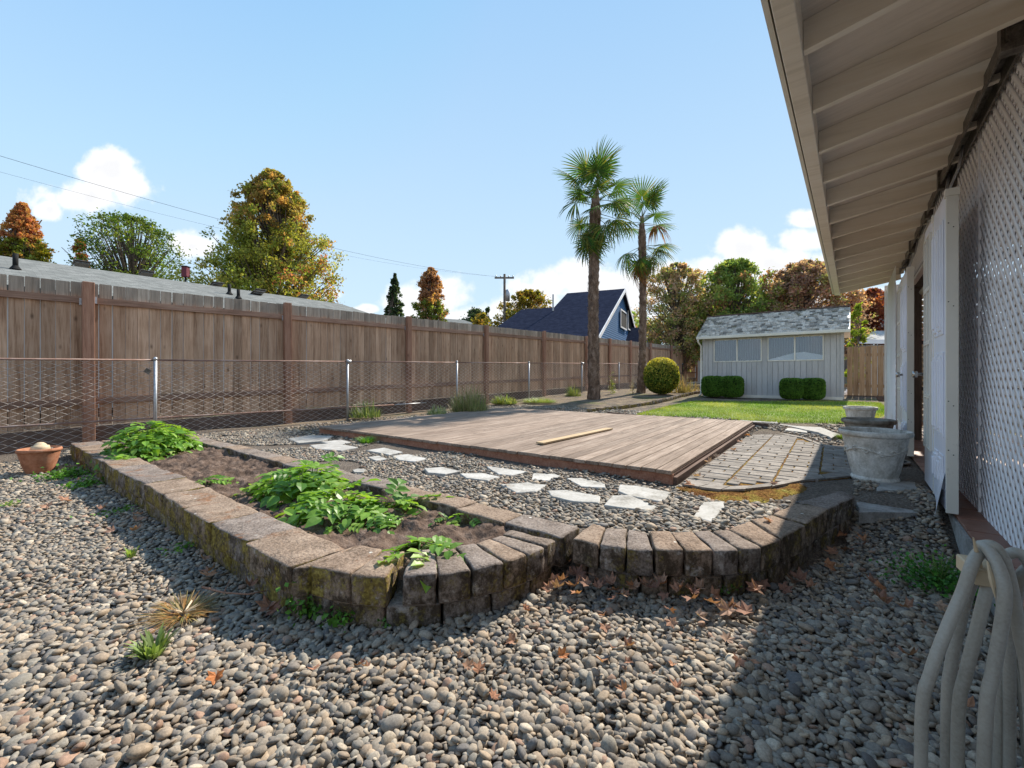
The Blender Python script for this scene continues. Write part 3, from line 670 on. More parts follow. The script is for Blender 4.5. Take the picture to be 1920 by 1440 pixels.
# grey slabs by the path
for px, z, th, lab in [([(1608,922),(1700,930),(1720,952),(1612,951)], .165, .03, 'worn concrete slab between the end of the curved wall and the house curb'),
                   ([(1650,893),(1716,896),(1720,910),(1640,912)], .215, .04, 'broken flat stone under the foot of the big planter'),
                   ([(1452,787),(1525,796),(1575,815),(1560,822),(1535,811),(1462,796)], .235, .03, 'long grey path stone between lawn and patio'),
                   ([(1368,786),(1445,788),(1460,796),(1400,793)], .235, .03, 'thin grey path stone behind the far deck corner'),
                   ([(1478,800),(1517,804),(1514,811),(1472,806)], .235, .02, 'small white stone lying in gravel behind the patio'),
                   ([(1500,752),(1556,752),(1640,762),(1600,764)], .40, .04, 'flat stone at the right foot of the shed')]:
    pts = [plane(u, v, z + th) for u, v in px]; cen = sum(pts, Vector()) / len(pts); zz = float(gz(cen.x, cen.y))
    loc = [(p.x - cen.x, p.y - cen.y) for p in pts][::-1]; stone_polys.append([PQ(p.x, p.y) for p in pts])
    ar = sum(loc[k][0] * loc[(k+1) % len(loc)][1] - loc[(k+1) % len(loc)][0] * loc[k][1] for k in range(len(loc)))
    if ar < 0: loc = loc[::-1]
    ol = []
    for k in range(len(loc)):
        a, b = Vector(loc[k]), Vector(loc[(k + 1) % len(loc)])
        for s_ in (0, .25, .5, .75): c = a.lerp(b, s_); ol.append((c.x + jit(.012), c.y + jit(.012)))
    th = min(th, .03); o = MB().poly(ol, -.05, th).build('path_slab', M_['flag'] if 'white' in lab else (M_['concrete'] if 'curb' in lab else M_['slab'])); o.location = (cen.x, cen.y, zz - (.028 if 'curb' in lab else .01))
    tag(o, lab, 'slab', 'grey slabs and path stones')

# ================================================================== GRAVEL
PAL = np.array([.97, .90, .82]) * np.array([(.24,.215,.185),(.31,.28,.24),(.18,.17,.16),(.33,.275,.215),(.135,.135,.14),(.40,.37,.32),(.25,.245,.225),(.28,.235,.19),(.21,.20,.185),(.30,.21,.165)])
def lump(sub, seed):
    v, f = ico(sub); o = []
    for p in v:
        q = Vector(p); k = 1 + .22 * mn.noise(q * 1.1 + Vector((seed * 7.7, 0, 0))) + .08 * mn.noise(q * 2.6 + Vector((0, seed * 3.3, 0))); o.append(tuple(q * k))
    return np.array(o), f
LUMP = {s: [lump(s, i) for i in range(7)] for s in (0, 1, 2)}
def pebbles(name, pts, size, sub, rng, tilt=.45, zoff=.3, label=None, flat=(.30, .55), dark=1.0):
    "pts (n,3) ground points; one realised mesh"
    n = len(pts); var = rng.integers(0, 7, n); Vs = []; Fs = []; Cs = []; base = 0
    ln = size * np.exp(rng.normal(0, .28, n)); big = rng.random(n) < .006; ln = np.where(big, ln * 1.5, ln)
    sx = ln * .5; sy = sx * rng.uniform(.62, .92, n); szz = sx * rng.uniform(flat[0], flat[1], n)
    az = rng.uniform(0, 2 * pi, n); tx = rng.normal(0, tilt, n); ty = rng.normal(0, tilt, n)
    ca, sa, cx, sx_, cy, sy_ = np.cos(az), np.sin(az), np.cos(tx), np.sin(tx), np.cos(ty), np.sin(ty)
    Rz = np.zeros((n, 3, 3)); Rz[:, 0, 0] = ca; Rz[:, 0, 1] = -sa; Rz[:, 1, 0] = sa; Rz[:, 1, 1] = ca; Rz[:, 2, 2] = 1
    Rx = np.zeros((n, 3, 3)); Rx[:, 0, 0] = 1; Rx[:, 1, 1] = cx; Rx[:, 1, 2] = -sx_; Rx[:, 2, 1] = sx_; Rx[:, 2, 2] = cx
    Ry = np.zeros((n, 3, 3)); Ry[:, 1, 1] = 1; Ry[:, 0, 0] = cy; Ry[:, 0, 2] = sy_; Ry[:, 2, 0] = -sy_; Ry[:, 2, 2] = cy
    R = Rx @ Ry @ Rz
    col = PAL[rng.choice(len(PAL), n, p=[.17,.17,.13,.09,.07,.07,.12,.08,.07,.03])] * rng.uniform(.8, 1.2, (n, 1)) * dark
    pos = pts.copy(); pos[:, 2] += szz * zoff + rng.uniform(0, 1, n) * size * .32
    for k in range(7):
        m = np.where(var == k)[0]; v, f = LUMP[sub][k]
        vv = v[None] * np.stack([sx[m], sy[m], szz[m]], -1)[:, None, :]
        vv = np.einsum('nij,nvj->nvi', R[m], vv) + pos[m][:, None, :]
        Vs.append(vv.reshape(-1, 3)); Fs.append((f[None] + (base + np.arange(len(m)) * len(v))[:, None, None]).reshape(-1, 3)); base += len(m) * len(v)
        Cs.append(np.repeat(col[m], len(f), axis=0))
    o = link(name, npmesh(name, np.concatenate(Vs), np.concatenate(Fs), M_['pebble'], np.concatenate(Cs), True))
    return tag(o, label, 'gravel', kind='stuff')
def hexpts(x0, x1, y0, y1, s, rng):
    xs = np.arange(x0, x1, s); ys = np.arange(y0, y1, s * .866); X, Yv = np.meshgrid(xs, ys)
    X = X + (np.arange(len(ys)) % 2)[:, None] * s / 2; X = X + rng.uniform(-.38, .38, X.shape) * s; Yv = Yv + rng.uniform(-.38, .38, Yv.shape) * s
    return X.ravel(), Yv.ravel()
g = np.random.default_rng(11)
def lower(x, y, m=0.03):
    P, Q = PQ(x, y); s = seg_dist(P, Q, poly_t); lim = np.where(Q > 8.3, .35, np.where(Q < .0, .1, -.13))
    pth = (Q < -.02) & (P > 3.2) & (P < 5.2)
    for sp2 in stone_polys[-6:]: pth &= seg_dist(P, Q, sp2) < .0
    dx, dy = (x - FR.x) * cos(dang) + (y - FR.y) * sin(dang), -(x - FR.x) * sin(dang) + (y - FR.y) * cos(dang)
    pth &= seg_dist(dx, dy, pat_poly) < -.03
    return ((s < lim) | (pth & (mn.noise(Vector((1, 2, 3))) < 9))) & (Q > -.50) & (np.abs(x) < 1.19 * y + .8) & (Q < 9.0)
# near band, two overlapping layers
X, Yv = hexpts(-3.6, 3.8, .85, 3.1, .0242, g); k = lower(X, Yv); X, Yv = X[k], Yv[k]
k = Yv < 2.3; X1, Y1, X2, Y2 = X[k], Yv[k], X[~k], Yv[~k]
def stack(x, y, lift=0.0): P, Q = PQ(x, y); return np.stack([x, y, height(P, Q) + lift + .012 * np.sin(P * 3.1 + Q * 1.7) * np.sin(Q * 2.3 - P)], -1)
pebbles('river_gravel', stack(X1, Y1), .0335, 1, g, tilt=.38, label='rounded grey and tan river pebbles covering the ground nearest the camera')
pebbles('river_gravel', stack(X2, Y2), .0335, 0, g, tilt=.38, label='rounded river pebbles in front of the low block walls')
X, Yv = hexpts(-3.4, 3.4, .9, 2.6, .07, g); k = lower(X, Yv); pebbles('river_gravel', stack(X[k], Yv[k], .012), .034, 1, g, tilt=.4, label='loose river pebbles lying on top of the others in the foreground')
X, Yv = hexpts(-8.5, 4.2, 3.1, 6.6, .032, g); k = lower(X, Yv); pebbles('river_gravel', stack(X[k], Yv[k]), .040, 0, g, tilt=.35, label='flat river pebbles stretching away to the left along the planter')
dfl = [dloc(0, 0)]
def on_terrace(x, y):
    P, Q = PQ(x, y); s = seg_dist(P, Q, poly_t)
    v = np.stack([x - FR.x, y - FR.y], -1); dx = v @ np.array([cos(dang), sin(dang)]); dy = v @ np.array([-sin(dang), cos(dang)])
    ok = (s > .13) & (P > 2.36 - 0 * P) & (Q < 8.3) & (Q > -.5)
    deckin = (dx > -.01) & (dx < DL) & (dy > -.03) & (dy < DW)
    pp = seg_dist(dx, dy, pat_poly); ok &= ~deckin & (pp < -.02)
    ok &= seg_dist(P, Q, pl_m) < .03
    for sp2 in stone_polys: ok &= seg_dist(P, Q, sp2) < .0
    return ok, P, Q, dx, dy, s
X, Yv = hexpts(-6.0, 3.4, 2.3, 8.2, .031, g); ok, P, Q, dx, dy, s = on_terrace(X, Yv)
thin = np.array([mn.noise(Vector((a * 1.3, b * 1.3, 0))) for a, b in zip(X, Yv)])
k = ok & (dx < .0) & ((Yv < 4.2) | (thin > -.1)) & (P < 7); k &= ((dx < -.28) | (g.random(len(X)) < .25)) & ((dx > -8))
near = k & (Yv < 3.4); far = k & (Yv >= 3.4)
pebbles('terrace_gravel', stack(X[near], Yv[near]), .037, 1, g, tilt=.35, label='small grey pebbles filling the terrace behind the curved wall')
pebbles('terrace_gravel', stack(X[far], Yv[far]), .037, 0, g, tilt=.3, label='small grey pebbles around the stepping stones beside the deck')
# gravel patches further up: behind the patio, left of the deck, round the palms
X, Yv = hexpts(-4, 9, 6.0, 15, .06, g); ok, P, Q, dx, dy, s = on_terrace(X, Yv)
k1 = ok & (dx > 3.2) & (dy < .1) & (P < 9.6) & (Q > -.4)
k2 = ok & (dx > DL) & (dy > .1) & (dy < DW + 2.3) & (dx < DL + 1.6)
k3 = ok & (dx > -1) & (dx < DL + .5) & (dy > DW) & (dy < DW + 1.6) & (g.random(len(X)) < .5)
k = k1 | k2 | k3
pebbles('yard_gravel', stack(X[k], Yv[k]), .05, 0, g, tilt=.35, label='coarse grey gravel around the back and far side of the deck')
# ================================================================== WOODEN FENCE (runs along P at Q=9)
QF = 9.0
wf = empty('wooden_fence', Y(4, QF, .38), TH, label='long weathered brown cedar board fence behind the chain link on the left', cat='fence')
zb = lambda P: .38 + .02 * P
pk = []
for k in range(8):
    w_ = .142 + jit(.003); m = MB(); h = 2.13; c = .007
    vs = [(-w_/2, 0, 0), (w_/2, 0, 0), (w_/2, 0, h - c), (w_/2 - c, 0, h), (-w_/2 + c, 0, h), (-w_/2, 0, h - c)]
    vs += [(x, .018, z) for x, y, z in vs]
    m.add(vs, [(0,1,2,3,4,5), (11,10,9,8,7,6)] + [(i, i + 6, (i+1) % 6 + 6, (i+1) % 6) for i in range(6)]); pk.append(m.mesh('picket', M_['picket']))
x = -5.2
while x < 33.2:
    o = link('picket', pk[random.randrange(8)], wf, (x - 4, jit(.002), zb(x) - .38 + jit(.006)), (jit(.003), jit(.003), jit(.02))); x += .1475 + random.choice([0, 0, .003, .006, .009])
posts = [-4.9, -1.79, 1.26, 4.15, 7.17, 10.17, 13.38, 16.64, 18.9, 21.3, 24.1, 27.7, 30.5, 33.3]
for i, p in enumerate(posts):
    MB().box((-.065, -.135, -.30), (.065, -.045, 2.14 + jit(.01)), bev=.004).build('post', M_['post'], wf, loc=(p - 4, 0, zb(p) - .38), rot=(0, jit(.004), 0))
    if i:
        a, b = posts[i-1] + .066, p - .066; sl = atan2(.02, 1); n = b - a
        for zz, hh in ((1.875, .09), (.37, .09)):
            MB().box((0, -.042, -hh / 2), (n, -.003, hh / 2)).build('rail', M_['rail'], wf, loc=(a - 4, 0, zb(a) - .38 + zz + jit(.01)), rot=(0, -sl + jit(.002), 0))
        MB().box((0, -.04, -.29), (n, .01, -.01)).build('kickboard', M_['kick'], wf, loc=(a - 4, 0, zb(a) - .38), rot=(0, -sl, 0))
        m = MB(); m.box((a - 4 - .002, -.05, 1.83), (a - 4 + .03, -.0435, 1.93)); m.box((b - 4 - .03, -.05, 1.85), (b - 4 + .002, -.0435, 1.95))
        m.build('bracket', M_['galv'], wf, loc=(0, 0, zb(a) - .38))
# back fence at the far end
bf = empty('wooden_fence', Y(33.6, 5, .5), TH, label='dark brown board fence closing the far left corner behind the shed', cat='fence')
for i in range(44): link('picket', pk[i % 8], bf, (jit(.004), -3.3 + i * .15, .55), (0, 0, pi / 2))
for zz in (1.0, 2.3): MB().box((-.05, -3.3, zz), (-.02, 3.6, zz + .09)).build('rail', M_['rail'], bf)
# tan fence right of the shed
tf = empty('wooden_fence', Y(17.2, -1.2, .5), TH, label='newer tan board fence to the right of the shed', cat='fence')
m = MB(); m.box((-.009, -.068, 0), (.009, .068, 1.52)); tpk = m.mesh('picket', M_['newfence'])
for i in range(24): link('picket', tpk, tf, (jit(.003), -2.1 + i * .146, .04 + jit(.006)), (0, 0, jit(.02)))
for zz in (.3, 1.25): MB().box((.010, -2.2, zz), (.045, 1.4, zz + .09)).build('rail', M_['newfence'], tf)
MB().box((-.03, -2.2, -.12), (-.011, 1.4, .05)).build('kickboard', M_['kick'], tf)

# ================================================================== CHAIN LINK FENCE (Q=8.5)
QC = 8.5; rz = lambda P: 1.358 + .019 * P
cf = empty('chain_link_fence', Y(4, QC, .2), TH, label='low rusty chain link fence in front of the wooden fence', cat='fence')
def cl(P, q, z): return Vector((P - 4, q, z - .2))
cposts = [-4.6, -1.31, 1.94, 5.19, 8.45, 11.8, 15.4, 18.9, 22.2, 25.3, 28.4]
for i, p in enumerate(cposts):
    m = MB(); top = rz(p) + .0; m.tube([cl(p, -.03, .0 + .02 * p * .5), cl(p, -.03, top)], .024, 12)
    o = m.build('post', M_['galv'] if i < 10 else M_['dark'], cf, True)
    MB().tube([cl(p, -.03, top), cl(p, -.03, top + .03), cl(p, -.03, top + .05)], [.03, .03, .012], 10).build('cap', M_['galv'], o, True)
    if i in (3, 6): MB().tube([cl(p - .03, -.07, top - .0), cl(p + .05, -.07, top + .005)], [.03, .035], 10).build('tie_clamp', M_['galv'], o, True)
    if i: MB().tube([cl(cposts[i-1], 0, rz(cposts[i-1])), cl(p, 0, rz(p))], .014, 8).build('top_rail', M_['rust'], cf, True)
MB().tube([cl(-4.6, 0, .51), cl(1.94, .0, .502), cl(5.19, 0, .482), cl(6.4, 0, .475)], .014, 8).build('bottom_rail', M_['rust'], cf, True)
MB().tube([cl(6.45, 0, .475), cl(7.4, 0, .475)], .012, 8).build('bottom_rail', M_['galv'], cf, True)
MB().box((-.04, -.012, -.03), (.035, .0, .035)).build('latch_plate', M_['track'], cf, loc=cl(1.84, -.06, 1.22), rot=(0, .6, 0))
pit = .088; nseg = 27; V = []; Fc = []
def segs(pts, r):
    b = len(V)
    for p in pts:
        for k in range(3): a = 2.094 * k; V.append((p[0], p[1] + r * cos(a), p[2] + r * sin(a)))
    for i in range(len(pts) - 1):
        for k in range(3): k2 = (k + 1) % 3; Fc.append((b + i*3 + k, b + i*3 + k2, b + i*3 + 3 + k2, b + i*3 + 3 + k))
i = 0; x = -4.6
while x < 28.3:
    z0 = rz(x) - 1.20
    i += 1; sg_ = 1 if i % 2 else -1
    segs([(x - 4 + (pit / 2 + .002) * (sg_ if j % 2 else -sg_), .003 * (1 if (j + i) % 2 else -1), z0 + j * (1.205 / nseg) - .2) for j in range(nseg + 1)], .0024)
    x += pit
tag(link('wire_mesh', npmesh('wire_mesh', np.array(V), np.array(Fc), M_['wire']), cf), kind='stuff')

# ================================================================== HOUSE WITH LATTICE PORCH
HO = Vector((4, -2, 0)); house = empty('house', Y(4, -2, 0), TH, label='white lattice porch of the house with wide beige rafter eave on the right', cat='house')
def hbx(name, mat, lo, hi, bev=0, parent=None, **k):
    l = tuple(a - b for a, b in zip(lo, HO)); h = tuple(a - b for a, b in zip(hi, HO)); return MB().box(l, h, bev=bev).build(name, mat, parent or house, **k)
P0, P1 = -2.5, 10.4
hbx('curb', M_['concrete'], (P0, -.66, -.2), (P1, -.54, .185))
hbx('tile_floor', M_['terratile'], (P0, -4, -.1), (P1, -.9, .2))
tl = MB().box((-.147, -.162, -.02), (.147, .162, 0), bev=.004).mesh('floor_tile', M_['terratile'])
for i in range(43): link('floor_tile', tl, house, (P0 + .15 + i * .30 - HO.x, -.712 - HO.y, .212), (jit(.004), 0, 0))
def lattice(name, x0, x1, z0, z1, mat, pitch=.098, w=.043, th=.0025):
    "diagonal slats clipped to the rectangle; local x along, y out, z up; one joined part"
    V = []; Fq = []; H = z1 - z0; Wd = x1 - x0; hw = w / 2 * sqrt(2)
    for sg, y in ((1, 0), (-1, -th)):
        c = -H - .05
        while c < Wd + .05:
            # line x = c + s (z from 0), slope +-1; the slat is a parallelogram clipped horizontally at z0,z1 and by x range
            s0 = max(0, -c + hw); s1 = min(H, Wd - c - hw)
            if s1 - s0 > .02:
                b = len(V)
                for yy_ in (y, y - th):
                    for s_ in (s0, s1):
                        for e in (-hw, hw):
                            xx = c + s_ + e
                            if sg < 0: xx = Wd - xx
                            V.append((x0 + xx, yy_, z0 + s_))
                Fq += [(b, b+1, b+3, b+2), (b+4, b+6, b+7, b+5), (b, b+2, b+6, b+4), (b+1, b+5, b+7, b+3)]
            c += pitch
    return np.array(V), np.array(Fq)
def lat(x0, x1, q, z0, z1, mat, rot=0, origin=None, **k):
    V, Fq = lattice('', x0, x1, z0, z1, mat, **k)
    if rot == 0: V = V + np.array([-HO.x, q - HO.y, 0])
    else: V = np.stack([q - HO.x - V[:, 1], V[:, 0] - HO.y, V[:, 2]], -1)
    return tag(link('lattice', npmesh('lattice', V, Fq, mat), house), kind='stuff')
lat(P0, 4.345, -.69, .214, 2.86, M_['lattice']); lat(4.365, 5.30, -.69, .214, 2.86, M_['lattice'])
hbx('joint_strip', M_['lattice'], (4.345, -.70, .214), (4.365, -.684, 2.86))
lat(5.30, 8.25, -.64, 2.47, 2.88, M_['lattice']); lat(8.3, 10.38, -.49, .3, 2.74, M_['lattice'])
lat(-3.7, -.75, 10.36, .25, 2.75, M_['lattice_tan'], rot=1, pitch=.10, w=.040)
lat(P0, P1, -3.85, .25, 2.9, M_['lattice_tan'], pitch=.10, w=.045)
hbx('corner_board', M_['white'], (10.36, -.74, .2), (10.42, -.46, 2.78))
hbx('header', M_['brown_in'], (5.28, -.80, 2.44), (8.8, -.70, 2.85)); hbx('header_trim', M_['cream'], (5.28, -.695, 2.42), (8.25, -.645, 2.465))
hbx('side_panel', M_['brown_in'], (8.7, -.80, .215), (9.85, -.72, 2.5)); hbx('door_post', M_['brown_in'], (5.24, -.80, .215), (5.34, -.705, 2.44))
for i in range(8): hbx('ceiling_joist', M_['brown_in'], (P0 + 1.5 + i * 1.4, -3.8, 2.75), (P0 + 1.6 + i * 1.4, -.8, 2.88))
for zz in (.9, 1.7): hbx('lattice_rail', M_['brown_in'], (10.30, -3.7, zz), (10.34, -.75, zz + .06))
MB().tube([Vector((5.35, -.80, 2.36)) - HO, Vector((8.6, -.80, 2.36)) - HO], .04, 14).build('rolled_blind', M_['cream'], house, True)
# eave
sl = .18; QE = .18; ZE = 2.665
def rz2(Q, o=0): return ZE + (QE - Q) * sl + o
def slab(name, mat, x0, x1, qa, qb, lo, hi, **k):
    vs = []
    for x in (x0, x1):
        for q_ in (qa, qb):
            for o in (lo, hi): vs.append((x - HO.x, q_ - HO.y, rz2(q_, o)))
    m = MB(); m.add(vs, [(0,1,3,2), (4,6,7,5), (0,4,5,1), (2,3,7,6), (0,2,6,4), (1,5,7,3)]); return m.build(name, mat, house, **k)
for k in range(-9, 13):
    x = 3.05 + .585 * k; slab('rafter', M_['eave'], x - .022, x + .022, -.66 if x < 10 else -.66, QE, 0, .14)
slab('soffit', M_['soffit'], P0 - .1, 10.12, -4.2, QE + .02, .142, .165)
slab('roof', M_['slab'], P0 - .15, 10.22, -4.3, .27, .168, .215)
hbx('fascia', M_['eave'], (P0 - .15, .182, 2.655), (10.18, .262, 2.87), bev=.004)
hbx('drip_edge', M_['track'], (P0 - .15, .264, 2.70), (10.2, .272, 2.89)); hbx('gutter_lip', M_['cream'], (P0 - .15, .274, 2.685), (10.2, .296, 2.76))
hbx('wall_plate', M_['cream'], (P0, -.76, 2.78), (P1 - .06, -.705, 2.9))
# door track with hangers
for a, b in ((3.15, 6.05), (6.10, 9.3)):
    hbx('door_track', M_['track'], (a, -.665, 2.775), (b, -.655, 2.86)); hbx('door_track', M_['track'], (a, -.60, 2.775), (b, -.59, 2.86)); hbx('door_track', M_['track'], (a, -.654, 2.85), (b, -.601, 2.858))
for x in (3.2, 5.2, 6.08, 7.6): hbx('track_bracket', M_['track'], (x - .035, -.69, 2.74), (x + .035, -.575, 2.90))
def door(x0, w, glazed, lab, knob=None, hook=True):
    "hanging panel door, face at Q=-.5 turned to the yard"
    o = hbx('door', M_['whitedoor'], (x0, -.553, .235), (x0 + w, -.503, 2.40), label=lab)
    f = -.503; c = HO
    def q(n, mat, lo, hi, bev=0): return hbx(n, mat, lo, hi, bev, parent=o)
    if glazed:
        for s_ in ((x0 + .09, x0 + w / 2 - .012), (x0 + w / 2 + .012, x0 + w - .09)):
            for r_ in range(4):
                z0 = .56 + r_ * .44; q('pane', M_['glass_d'], (s_[0], f, z0), (s_[1], f + .003, z0 + .41))
                for (lo, hi) in (((s_[0] - .014, z0 - .014), (s_[0], z0 + .424)), ((s_[1], z0 - .014), (s_[1] + .012, z0 + .424)), ((s_[0], z0 - .014), (s_[1], z0)), ((s_[0], z0 + .41), (s_[1], z0 + .424))):
                    q('glazing_bar', M_['cream'], (lo[0], f, lo[1]), (hi[0], f + .016, hi[1]))
    else:
        for (a, b) in ((x0 + .09, x0 + w / 2 - .03), (x0 + w / 2 + .03, x0 + w - .09)):
            for (z0, z1) in ((.36, .60), (.72, 1.32), (1.44, 2.24)):
                for t_ in range(3):
                    d = t_ * .028
                    if b - a - 2 * d < .02: continue
                    q('moulding', M_['whitedoor'], (a + d, f, z0 + d), (b - d, f + .009 + .010 * t_, z1 - d), .004)
    q('edge_stile', M_['cream'], (x0 - .022, -.560, .225), (x0 - .001, -.499, 2.36), .002)
    q('top_cap', M_['cream'], (x0 - .03, -.565, 2.36), (x0 + .03, -.494, 2.41))
    m = MB()
    for zz in (.62, .95, 1.62, 2.15):
        for a_ in (0, .03): m.tube([Vector((x0 - .0235, -.535 + a_ * .8, zz + a_)) - c, Vector((x0 - .0225, -.535 + a_ * .8, zz + a_)) - c], .004, 6)
    m.build('screw', M_['dark'], o)
    if hook: MB().tube([Vector((x0 + w * .5, -.528, 2.40)) - c, Vector((x0 + w * .5, -.56, 2.52)) - c, Vector((x0 + w * .5, -.60, 2.64)) - c, Vector((x0 + w * .5, -.625, 2.80)) - c], .008, 8).build('hanger', M_['galv'], o, True)
    if knob:
        m = MB(); b = Vector((knob, f, 1.165)) - c; m.tube([b, b + Vector((0, .05, 0)), b + Vector((0, .055, 0)), b + Vector((0, .085, 0)), b + Vector((0, .09, 0))], [.013, .013, .03, .03, .012], 14); m.build('knob', M_['chrome'], o, True)
    return o
def glassmat(name, col, rough=.06, alpha=None):
    t = NT(name); p = t.bsdf(col, rough, None, 0, .6); return p
M_['glass_d'] = glassmat('white_backed_glass', (.58, .60, .64), .08)
door(4.15, .59, False, 'bluish white panel door with tall raised mouldings, nearest the camera')
door(4.75, .52, True, 'white french door leaf with two columns of panes', knob=5.20)
door(6.82, .66, False, 'white panel door slid to the far side of the opening', knob=7.0); door(7.49, .66, True, 'white glazed leaf beyond the far panel door')
# peeled skin at the foot of the near door
m = MB(); vs = []
for i in range(7):
    s_ = i / 6; vs += [Vector((4.18 + .5 * s_, -.497 + .05 * (1 - s_) ** 2, .17 + .08 * s_)) - HO, Vector((4.18 + .5 * s_, -.499, .48)) - HO]
m.add(vs, [(2*i, 2*i + 2, 2*i + 3, 2*i + 1) for i in range(6)]); m.build('peeling_skin', M_['whitedoor'], house, True)

# ================================================================== SHED
SH = Vector((15.3, 2.05, .5)); shed = empty('garden_shed', Y(*SH), TH, label='small pale grey shed with mossy shingle roof and two wide windows', cat='shed')
def sb(name, mat, lo, hi, bev=0, parent=None, **k):
    return MB().box(tuple(a - b for a, b in zip(lo, SH)), tuple(a - b for a, b in zip(hi, SH)), bev=bev).build(name, mat, parent or shed, **k)
M_['siding'] = pmat('grey_siding', [(.36,.345,.34),(.46,.445,.44),(.53,.515,.51)], 3, .75, .2, .003, 12, sc=(1, 1, .2), vary=.05)
sq0, sq1, sp1, zt = .21, 3.88, 17.7, 2.50
w = (sq1 - sq0) / 26
for i in range(26):
    a = sq0 + i * w
    wins = [(.64, 2.04), (2.19, 3.57)]
    hit = any(a + w > w0 + .01 and a < w1 - .01 for w0, w1 in wins)
    for (z0, z1) in ([(.5, 1.60), (2.33, zt)] if hit else [(.5, zt)]):
        sb('siding_board', M_['siding'], (15.3, a + .005, z0), (15.318, a + w - .005, z1))
sb('wall', M_['siding'], (15.321, sq0 + .02, .5), (15.36, sq1 - .02, 1.60)); sb('wall', M_['siding'], (15.321, sq0 + .02, 2.33), (15.36, sq1 - .02, zt + .02))
for a, b in ((sq0 + .02, .64), (2.04, 2.19), (3.57, sq1 - .02)): sb('wall', M_['siding'], (15.321, a, 1.601), (15.36, b, 2.329))
vs = [(15.34, z) for z in (.5, zt)] + [(16.5, 3.2), (sp1, zt), (sp1, .5)]
for y in (sq0, sq1 - .04):
    m = MB(); pts = [(p - SH.x, z - SH.z) for p, z in [(15.3, .5), (15.3, zt), (16.5, 3.2), (sp1, zt), (sp1, .5)]]
    v = [(p, y - SH.y, z) for p, z in pts] + [(p, y + .04 - SH.y, z) for p, z in pts]; m.add(v, [(0,1,2,3,4), (9,8,7,6,5)] + [(i, i + 5, (i+1) % 5 + 5, (i+1) % 5) for i in range(5)]); m.build('gable_wall', M_['siding'], shed)
sb('back_wall', M_['siding'], (sp1 - .04, sq0 + .05, .5), (sp1, sq1 - .05, zt)); sb('corner_trim', M_['siding'], (15.28, sq0 - .03, .5), (15.35, sq0 + .05, zt)); sb('corner_trim', M_['siding'], (15.28, sq1 - .05, .5), (15.35, sq1 + .03, zt))
sb('base_board', M_['cream'], (15.27, sq0, .44), (15.298, sq1, .56)); sb('floor', M_['kick'], (15.37, sq0 + .05, .45), (17.6, sq1 - .05, .52))
t = NT('shed_glass'); gl = t.n('ShaderNodeBsdfGlossy'); gl.inputs['Roughness'].default_value = .03; gl.inputs[0].default_value = (.9, .92, .95, 1); tr = t.n('ShaderNodeBsdfTransparent'); tr.inputs[0].default_value = (.80, .82, .84, 1)
mx = t.n('ShaderNodeMixShader'); mx.inputs[0].default_value = .10; t.l(tr.outputs[0], mx.inputs[1]); t.l(gl.outputs[0], mx.inputs[2]); t.l(mx.outputs[0], t.out.inputs[0]); M_['glass'] = t.mat
t = NT('striped_curtain'); v = t.vec('Object', (1, 1, 1)); sp = t.n('ShaderNodeSeparateXYZ'); t.l(v, sp.inputs[0]); st = t.math('SINE', t.math('MULTIPLY', sp.outputs[1], 95.0))
t.bsdf(t.mix(t.rng(st, -.3, .6), (.11, .105, .11), (.25, .24, .245)), .9, t.bump(st, .6, .02)); M_['curtain'] = t.mat
M_['reflection'] = pmat('painted_reflection_white', [(.75,.75,.75),(.85,.85,.85)], 5, .8, 0, vary=0)  # white for the reflection painted into the right shed window
for (a, b) in ((.64, 2.04), (2.19, 3.57)):
    fr = sb('window', M_['cream'], (15.285, a, 1.60), (15.345, b, 1.63))
    for lo, hi in (((a, 2.30), (b, 2.33)), ((a, 1.631), (a + .03, 2.299)), ((b - .03, 1.631), (b, 2.299)), (((a + b) / 2 - .018, 1.631), ((a + b) / 2 + .018, 2.299))):
        sb('frame', M_['cream'], (15.285, lo[0], lo[1]), (15.345, hi[0], hi[1]), parent=fr)
    for c0, c1 in ((a + .03, (a + b) / 2 - .018), ((a + b) / 2 + .018, b - .03)):
        sb('pane', M_['glass'], (15.31, c0, 1.631), (15.314, c1, 2.299), parent=fr)
    m = MB(); n = 90; vs = []
    for i in range(n + 1):
        y = a + (b - a) * i / n; x = 15.42 + .018 * sin(i * 1.9) + .008 * sin(i * .7); vs += [(x - SH.x, y - SH.y, 1.60 - SH.z), (x - SH.x, y - SH.y, 2.34 - SH.z)]
    m.add(vs, [(2*i, 2*i + 2, 2*i + 3, 2*i + 1) for i in range(n)]); m.build('curtain', M_['curtain'], fr, True)
m = MB(); pts = [(.66, 1.56), (2.02, 1.56), (2.02, 1.65), (1.35, 1.84), (1.1, 1.85), (.66, 1.75)]  # reflection of a bright roof, painted as a white cut-out behind the glass
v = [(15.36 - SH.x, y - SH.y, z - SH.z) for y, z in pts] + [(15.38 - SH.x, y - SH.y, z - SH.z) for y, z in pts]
m.add(v, [(0,1,2,3,4,5), (11,10,9,8,7,6)] + [(i, i + 6, (i+1) % 6 + 6, (i+1) % 6) for i in range(6)]); m.build('painted_reflection', M_['reflection'], shed)
m = MB(); v = [(15.37 - SH.x, y - SH.y, z - SH.z) for y, z in ((3.5, 1.62), (3.0, 1.64), (3.1, 1.9), (3.35, 2.15), (3.52, 2.2))]; 
